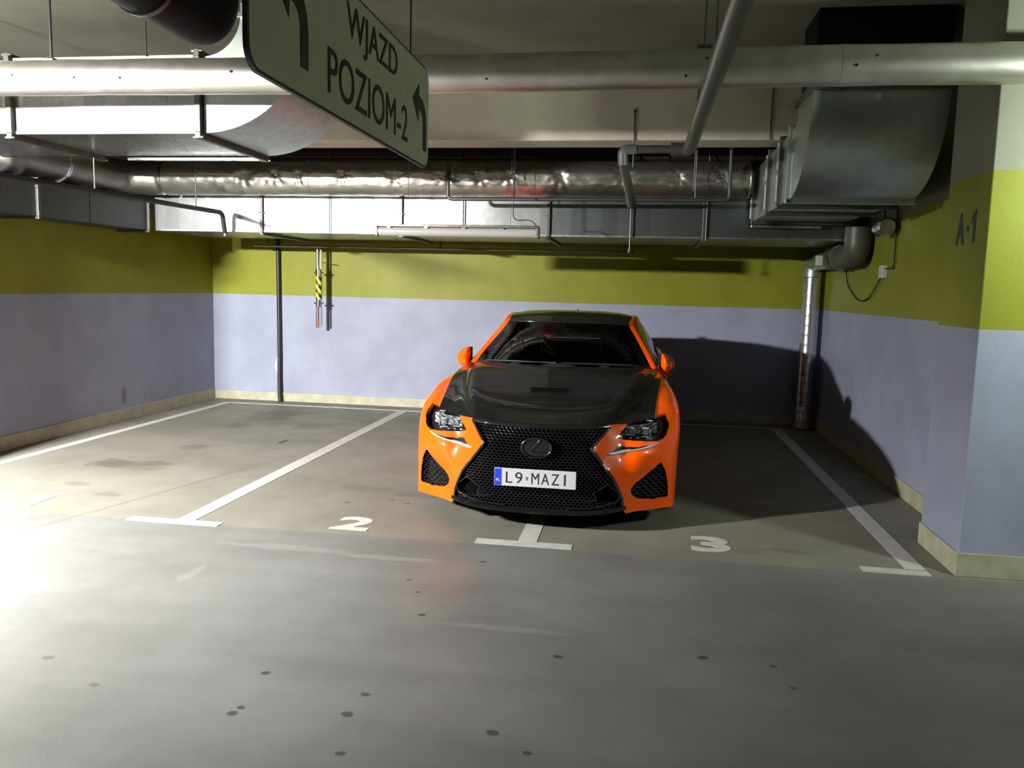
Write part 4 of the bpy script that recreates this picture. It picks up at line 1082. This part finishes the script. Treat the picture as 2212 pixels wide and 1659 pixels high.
# bonnet
H = [
 [(0, .122, .690), (0, .30, .753), (0, .50, .797), (0, .75, .852), (0, 1.0, .905), (0, 1.30, .957)],
 [(.22, .138, .692), (.23, .31, .757), (.24, .50, .801), (.25, .76, .854), (.26, 1.02, .909), (.27, 1.315, .957)],
 [(.345, .163, .693), (.40, .34, .770), (.43, .53, .818), (.47, .78, .868), (.50, 1.04, .919), (.50, 1.39, .955)],
 [(.452, .214, .695), (.515, .40, .774), (.560, .58, .828), (.610, .82, .879), (.648, 1.07, .924), (.665, 1.48, .947)],
 [(.472, .230, .694), (.540, .425, .758), (.588, .60, .812), (.636, .84, .865), (.671, 1.09, .911), (.688, 1.505, .942)],
 [(.60, .335, .699), (.630, .475, .748), (.662, .64, .794), (.697, .86, .851), (.722, 1.10, .898), (.725, 1.54, .936)],
 [(.735, .430, .719), (.743, .572, .768), (.752, .71, .806), (.762, .84, .838), (.783, 1.11, .884), (.776, 1.58, .928)],
]
HS = Surf([mx_(H[1])] + H)
u = np.linspace(HS.ks[1], HS.ks[-1], 70); v = np.linspace(HS.kt[0], HS.kt[-1], 60)
U, Vv = np.meshgrid(u, v, indexing='ij'); hp = HS.ev(U.ravel(), Vv.ravel()); hn = HS.nrm(U.ravel(), Vv.ravel())
if hn[:, 2].mean() < 0: hn = -hn
F = [(i * 60 + j, (i + 1) * 60 + j, (i + 1) * 60 + j + 1, i * 60 + j + 1) for i in range(69) for j in range(59)]
a, b, c = hp[F[0][0]], hp[F[0][1]], hp[F[0][2]]
if np.cross(b - a, c - a)[2] < 0: F = [f[::-1] for f in F]
hood = shell('bonnet', hp + hn * .003, hn, F, M['carbon'], car, .022, both=True)
def Hz(x, y):
    d = (hp[:, 0] - abs(x))**2 + (hp[:, 1] - y)**2; return hp[d.argmin(), 2]
# slot and creases on the bonnet
bm = nbm(); rows = []
for x in np.linspace(-.13, .13, 15):
    z = Hz(x, .70); rows.append([bm.verts.new(q) for q in ((x, .665, Hz(x, .665) + .002), (x, .675, z + .012), (x, .715, Hz(x, .715) + .013), (x, .725, Hz(x, .725) + .004), (x, .70, z + .001))])
for a, b in zip(rows, rows[1:]):
    for k in range(4): bm.faces.new((a[k], b[k], b[k + 1], a[k + 1]))
for r in (rows[0], rows[-1]): bm.faces.new(r)
bmesh.ops.recalc_face_normals(bm, faces=bm.faces); cl('bonnet_vent', bm, M['cavity'], hood, 1)
for sg in (1, -1):
    bm = nbm(); tube(bm, [(x, y, Hz(x, y) + .0015) for x, y in [(.14 + .034 * i, .70 - .004 * math.sin(i * .8)) for i in range(11)]], .003, 6); cl('bonnet_crease', bm, M['carbon'], hood, sg, 60)
# windscreen
W = [
 [(0, 1.285, .962), (0, 1.62, 1.130), (0, 1.945, 1.272)],
 [(.35, 1.345, .959), (.31, 1.66, 1.126), (.28, 1.972, 1.271)],
 [(.60, 1.475, .947), (.52, 1.755, 1.113), (.445, 2.030, 1.267)],
 [(.724, 1.605, .932), (.628, 1.845, 1.096), (.526, 2.080, 1.259)],
]
patch('windscreen', [mx_(W[1])] + W if 0 else W, M['wglass'], car, 26, 26, 0, both=True, flip=False)
for k_, L in (('windscreen_frame', [W[i][2] for i in (3, 2, 1)] + [W[0][2]]),):
    pts = [Vector(p) for p in L]; pts = pts + [Vector((-p.x, p.y, p.z)) for p in pts[-2::-1]]
    bm = nbm(); tube(bm, [p + Vector((0, .0, .003)) for p in rounded(pts, .2, 4)], .008, 8); cl(k_, bm, M['gblack'], car, 1, 60)
bm = nbm(); rows = []
for x in np.linspace(-.73, .73, 41):
    ax = abs(x); yb = np.interp(ax, [0, .35, .60, .724, .74], [1.285, 1.345, 1.475, 1.605, 1.62]); zb = np.interp(ax, [0, .35, .6, .724, .74], [.962, .959, .947, .932, .928])
    rows.append([bm.verts.new(q) for q in ((x, yb - .012, zb - .008), (x, yb + .0, zb + .004), (x, yb + .045, zb + .022))])
for a, b in zip(rows, rows[1:]):
    for k in range(2): bm.faces.new((a[k], b[k], b[k + 1], a[k + 1]))
cl('cowl_trim', bm, M['mblack'], car, 1, 60)
# roof
Rf = [
 [(0, 1.950, 1.276), (0, 2.2, 1.325), (0, 2.6, 1.360), (0, 3.0, 1.350), (0, 3.4, 1.300)],
 [(.28, 1.976, 1.275), (.29, 2.22, 1.322), (.30, 2.6, 1.355), (.30, 3.0, 1.345), (.29, 3.4, 1.296)],
 [(.445, 2.034, 1.271), (.45, 2.25, 1.313), (.455, 2.6, 1.343), (.455, 3.0, 1.332), (.44, 3.4, 1.284)],
 [(.526, 2.084, 1.263), (.535, 2.3, 1.304), (.545, 2.6, 1.328), (.54, 3.0, 1.314), (.52, 3.4, 1.268)],
]
def upn(name, cols, mat, rim, both, sgn=1, nu=24, nv=36, lift=0., ref=(0, 2.4, .6)):
    S = Surf(cols); n = S.nrm([S.ks.mean()], [S.kt.mean()])[0]; p = S.ev([S.ks.mean()], [S.kt.mean()])[0]
    return patch(name, cols, mat, car, nu, nv, rim, both, sgn, flip=bool(np.dot(n, p - np.array(ref)) < 0), lift=lift)
bpy.data.objects.remove(bpy.data.objects['windscreen'])
upn('windscreen', W, M['wglass'], 0, True)
roof = upn('roof', Rf, M['carbon'], .012, True)
RG = [(0, 3.40, 1.298), (0, 3.8, 1.16), (0, 4.15, 1.02)], [(.29, 3.40, 1.294), (.29, 3.8, 1.155), (.28, 4.14, 1.018)], [(.52, 3.4, 1.266), (.50, 3.8, 1.13), (.48, 4.12, 1.005)]
upn('rear_window', list(RG), M['sglass'], 0, True)
TR = [(0, 4.15, 1.018), (0, 4.4, 1.0), (0, 4.64, .99)], [(.28, 4.14, 1.016), (.30, 4.4, 1.0), (.42, 4.605, .987)], [(.48, 4.12, 1.003), (.55, 4.3, .995), (.62, 4.40, .986)]
upn('boot_lid', list(TR), M['carbon'], .01, True)
for sg in (1, -1):
    PI_ = [(.724, 1.600, .929), (.682, 1.72, 1.013), (.628, 1.845, 1.098), (.575, 1.965, 1.180), (.526, 2.082, 1.262), (.535, 2.3, 1.305), (.545, 2.6, 1.329), (.54, 3.0, 1.315), (.52, 3.4, 1.269), (.50, 3.8, 1.132), (.48, 4.12, 1.004)]
    PO_ = [(.768, 1.640, .938), (.735, 1.76, 1.005), (.694, 1.885, 1.080), (.648, 2.005, 1.155), (.610, 2.12, 1.220), (.604, 2.33, 1.272), (.608, 2.6, 1.297), (.603, 3.0, 1.284), (.600, 3.35, 1.235), (.66, 3.62, 1.12), (.70, 3.80, 1.01)]
    PM_ = [tuple((np.array(a) + np.array(b)) / 2 + np.array([.006, 0, .012])) for a, b in zip(PI_, PO_)]
    upn('roof_rail', [PI_, PM_, PO_], M['paint'], .015, False, sg, 10, 90)
    upn('headliner', [PI_, PM_, PO_], M['mblack'], 0, False, sg, 8, 60, lift=-.014)
    bm = nbm(); box(bm, .70, .76, 1.66, 3.35, .3, .925, .01); cl('door_lining', bm, M['mblack'], car, sg)
    # side glass between rail and belt
    top = PO_[:]; bot = [(.772, 1.642, .930), (.778, 1.78, .936), (.785, 1.93, .942), (.79, 2.06, .948), (.80, 2.2, .955), (.80, 2.45, .96), (.80, 2.75, .968), (.80, 3.0, .975), (.785, 3.3, .985), (.76, 3.55, .99), (.73, 3.75, .995)]
    mid = [tuple((np.array(a) * .5 + np.array(b) * .5) + np.array([.012, 0, 0])) for a, b in zip(top, bot)]
    upn('side_window', [[(a[0] - .004, a[1], a[2]) for a in top], mid, bot], M['sglass'], 0, False, sg, 10, 60)
    # shoulder between rail foot, boot and flank
    upn('quarter_panel', [[(.48, 4.12, 1.003), (.50, 3.8, 1.13), (.60, 3.62, 1.12)][::-1], [(.62, 4.14, .997), (.66, 3.95, 1.0), (.70, 3.80, 1.008)][::-1], [(.66, 4.15, .990), (.70, 3.92, .993), (.732, 3.70, .996)][::-1]], M['paint'], .01, False, sg, 10, 10)
    # door mirror
    outl = [(.800, 1.058), (.835, 1.050), (.872, 1.030), (.902, 1.000), (.914, .968), (.908, .935), (.888, .905), (.862, .885), (.830, .878), (.803, .890), (.797, .940), (.796, 1.0)]
    outl = rnd_poly(outl, .012, 2); cx, cz = .853, .97; bm = nbm(); rings = []
    for y, k in ((1.688, .25), (1.694, .55), (1.708, .80), (1.735, .96), (1.77, 1.0), (1.80, .98)):
        rings.append([bm.verts.new((cx + (x - cx) * k, y + (x - cx) * .25, cz + (z - cz) * k)) for x, z in outl])
    n = len(outl)
    for a, b in zip(rings, rings[1:]):
        for i in range(n): bm.faces.new((a[i], a[(i + 1) % n], b[(i + 1) % n], b[i]))
    bm.faces.new(rings[0]); bmesh.ops.recalc_face_normals(bm, faces=bm.faces)
    tube(bm, [(.845, 1.755, .905), (.815, 1.725, .885), (.79, 1.70, .902), (.765, 1.68, .915)], .02, 12, rad=lambda i, n: (.03, .026, .022, .022)[i])
    mr = cl('door_mirror', bm, M['paint'], car, sg, 50)
    bm = nbm(); extrude_poly(bm, [(cx + (x - cx) * .97, 1.800 + (x - cx) * .25, cz + (z - cz) * .97) for x, z in outl], (0, -.01, 0)); cl('mirror_glass', bm, M['mirror'], mr, sg)
    bm = nbm(); extrude_poly(bm, [(x, y_, z) for x, y_, z in ((.805, 1.77, 1.05), (.805, 1.77, .89), (.792, 1.80, .89), (.792, 1.80, 1.05))], (0.0, .03, 0)); cl('mirror_inner_edge', bm, M['gblack'], mr, sg)
    P3 = [BS.ev([a], [b])[0] + NO0([a], [b]) * .0005 for a, b in [q for nm, Q in regs if nm == 'door' for q in Q]]
    bm = nbm(); tube(bm, [tuple(p) for p in P3] + [tuple(P3[0])], .0028, 6, caps=False); cl('door_seam', bm, M['cavity'], car, sg)
    bm = nbm(); hx = .905; tube(bm, [(hx - .03, 2.58, .80), (hx, 2.60, .80), (hx + .002, 2.70, .80), (hx - .03, 2.74, .80)], .013, 10); cl('door_handle', bm, M['paint'], car, sg, 60)
    bm = nbm(); box(bm, .66, .80, 4.56, 4.60, .76, .86, .01); cl('tail_lamp', bm, M['tail'], car, sg)
# wheels
def wheel(x, y, sg):
    bm = nbm(); n = 40; prof = [(-.125, .245), (-.128, .29), (-.115, .325), (-.08, .334), (.08, .334), (.115, .325), (.128, .29), (.125, .245)]
    rs = [[bm.verts.new((x + px, y + r * math.cos(a), .335 + r * math.sin(a))) for a in np.linspace(0, 2 * PI, n, endpoint=False)] for px, r in prof]
    for a, b in zip(rs, rs[1:]):
        for i in range(n): bm.faces.new((a[i], a[(i + 1) % n], b[(i + 1) % n], b[i]))
    bmesh.ops.recalc_face_normals(bm, faces=bm.faces); w = cl('wheel', bm, M['tyre'], car, sg, 50)
    bm = nbm(); tube(bm, [(x - .12, y, .335), (x + .02, y, .335)], .245, 40)
    for k in range(10):
        a = 2 * PI * k / 10; c, s = math.cos(a), math.sin(a)
        tube(bm, [(x + .10, y + .03 * c, .335 + .03 * s), (x + .095, y + .14 * c, .335 + .14 * s), (x + .105, y + .245 * c, .335 + .245 * s)], .014, 8)
    tube(bm, [(x + .02, y, .335), (x + .108, y, .335)], .035, 16); cl('rim', bm, M['rim'], w, sg, 50)
for sg in (1, -1):
    wheel(.785, .93, sg); wheel(.775, 3.66, sg)
    bm = nbm()
    for cy in (.93, 3.66):
        aa = np.linspace(-.3, PI + .3, 24); r = .372
        A = [bm.verts.new((.895, cy + r * math.cos(a), .335 + r * math.sin(a))) for a in aa]; Bq = [bm.verts.new((.58, cy + r * math.cos(a), .335 + r * math.sin(a))) for a in aa]
        for i in range(23): bm.faces.new((A[i], A[i + 1], Bq[i + 1], Bq[i]))
    cl('wheel_arch_liner', bm, M['cavity'], car, sg)
bm = nbm(); box(bm, -.60, .60, .30, 4.45, .15, .22, .01); box(bm, -.62, .62, .42, 1.45, .22, .60, .01); box(bm, -.83, .83, 1.42, 3.20, .15, .30, .01); cl('underbody', bm, M['cavity'], car)
# cabin
bm = nbm(); rows = []
for x in np.linspace(-.70, .70, 21):
    yb = np.interp(abs(x), [0, .35, .6, .70], [1.34, 1.40, 1.53, 1.62]); hump = .03 * math.exp(-((x - .37) / .16)**2)
    rows.append([bm.verts.new(q) for q in ((x, yb, .925), (x, 1.72, .905 + hump), (x, 1.88, .90 + hump), (x, 1.93, .84), (x, 1.90, .55))])
for a, b in zip(rows, rows[1:]):
    for k in range(4): bm.faces.new((a[k], b[k], b[k + 1], a[k + 1]))
cl('dashboard', bm, M['mblack'], car, 1, 50)
bm = nbm(); box(bm, -.72, .72, 3.3, 3.34, .3, 1.02, .01); box(bm, -.7, .7, 3.34, 4.1, .96, .98, .005); box(bm, -.62, .62, 2.8, 3.3, .3, .98, .05); cl('rear_bulkhead', bm, M['mblack'], car)
bm = nbm(); ringp = [(.37 + .18 * math.cos(a), 2.02 - .05 * math.sin(a), .88 + .165 * math.sin(a)) for a in np.linspace(0, 2 * PI, 33)]
tube(bm, ringp, .014, 8, caps=False); tube(bm, [(.37, 1.9, .84), (.37, 2.01, .88)], .05, 16)
for a in (0, PI, -PI / 2): tube(bm, [(.37, 2.01, .88), (.37 + .175 * math.cos(a), 2.02 - .05 * math.sin(a), .88 + .16 * math.sin(a))], .014, 8)
cl('steering_wheel', bm, M['mblack'], car, 1, 50)
for sg in (1, -1):
    bm = nbm(); cx = .37
    for (x0, x1, y0, y1, za, zb, bv) in ((cx - .25, cx + .25, 2.0, 2.5, .34, .48, .05), (cx - .23, cx + .23, 2.48, 2.60, .45, .95, .05), (cx - .27, cx - .19, 2.42, 2.56, .5, .9, .035), (cx + .19, cx + .27, 2.42, 2.56, .5, .9, .035), (cx - .13, cx + .13, 2.52, 2.62, .93, 1.12, .045)):
        box(bm, x0, x1, y0, y1, za, zb, bv)
    st = cl('seat', bm, M['seat'], car, sg, 50)
    for s2 in (1, -1):
        bm = nbm(); tri = [(cx + s2 * .085, 2.50, .985), (cx + s2 * .215, 2.47, .965), (cx + s2 * .19, 2.475, 1.0), (cx + s2 * .105, 2.50, 1.075)]
        tube(bm, tri + [tri[0]], .008, 6); cl('harness_hole_frame', bm, M['seatline'], st, sg, 60)
bm = nbm(); box(bm, -.12, .12, 1.98, 2.01, 1.155, 1.215, .012); tube(bm, [(0, 1.97, 1.21), (0, 1.965, 1.26)], .015, 8); ms = cl('rear_view_mirror', bm, M['mblack'], car)
bm = nbm(); box(bm, -.05, .05, 1.88, 1.93, 1.218, 1.228, .004); box(bm, -.05, .02, 1.850, 1.862, 1.175, 1.215, .01); cl('sensor_cover', bm, M['seatline'], ms)
for (xa, xb) in ((-.62, -.02), (.02, .62)):
    bm = nbm(); L = []
    for k in range(9):
        x = xa + (xb - xa) * k / 8; yb = np.interp(abs(x), [0, .35, .6, .724], [1.285, 1.345, 1.475, 1.605]); zb = np.interp(abs(x), [0, .35, .6, .724], [.962, .959, .947, .932])
        L.append((x, yb + .02, zb + .022))
    tube(bm, L, .006, 6); cl('wiper', bm, M['mblack'], car, 1, 60)
bm = nbm(); extrude_poly(bm, [(-.006, 3.05, 1.345), (-.006, 3.22, 1.325), (-.006, 3.22, 1.35), (-.006, 3.19, 1.362)], (.012, 0, 0)); cl('antenna_fin', bm, M['gblack'], roof)
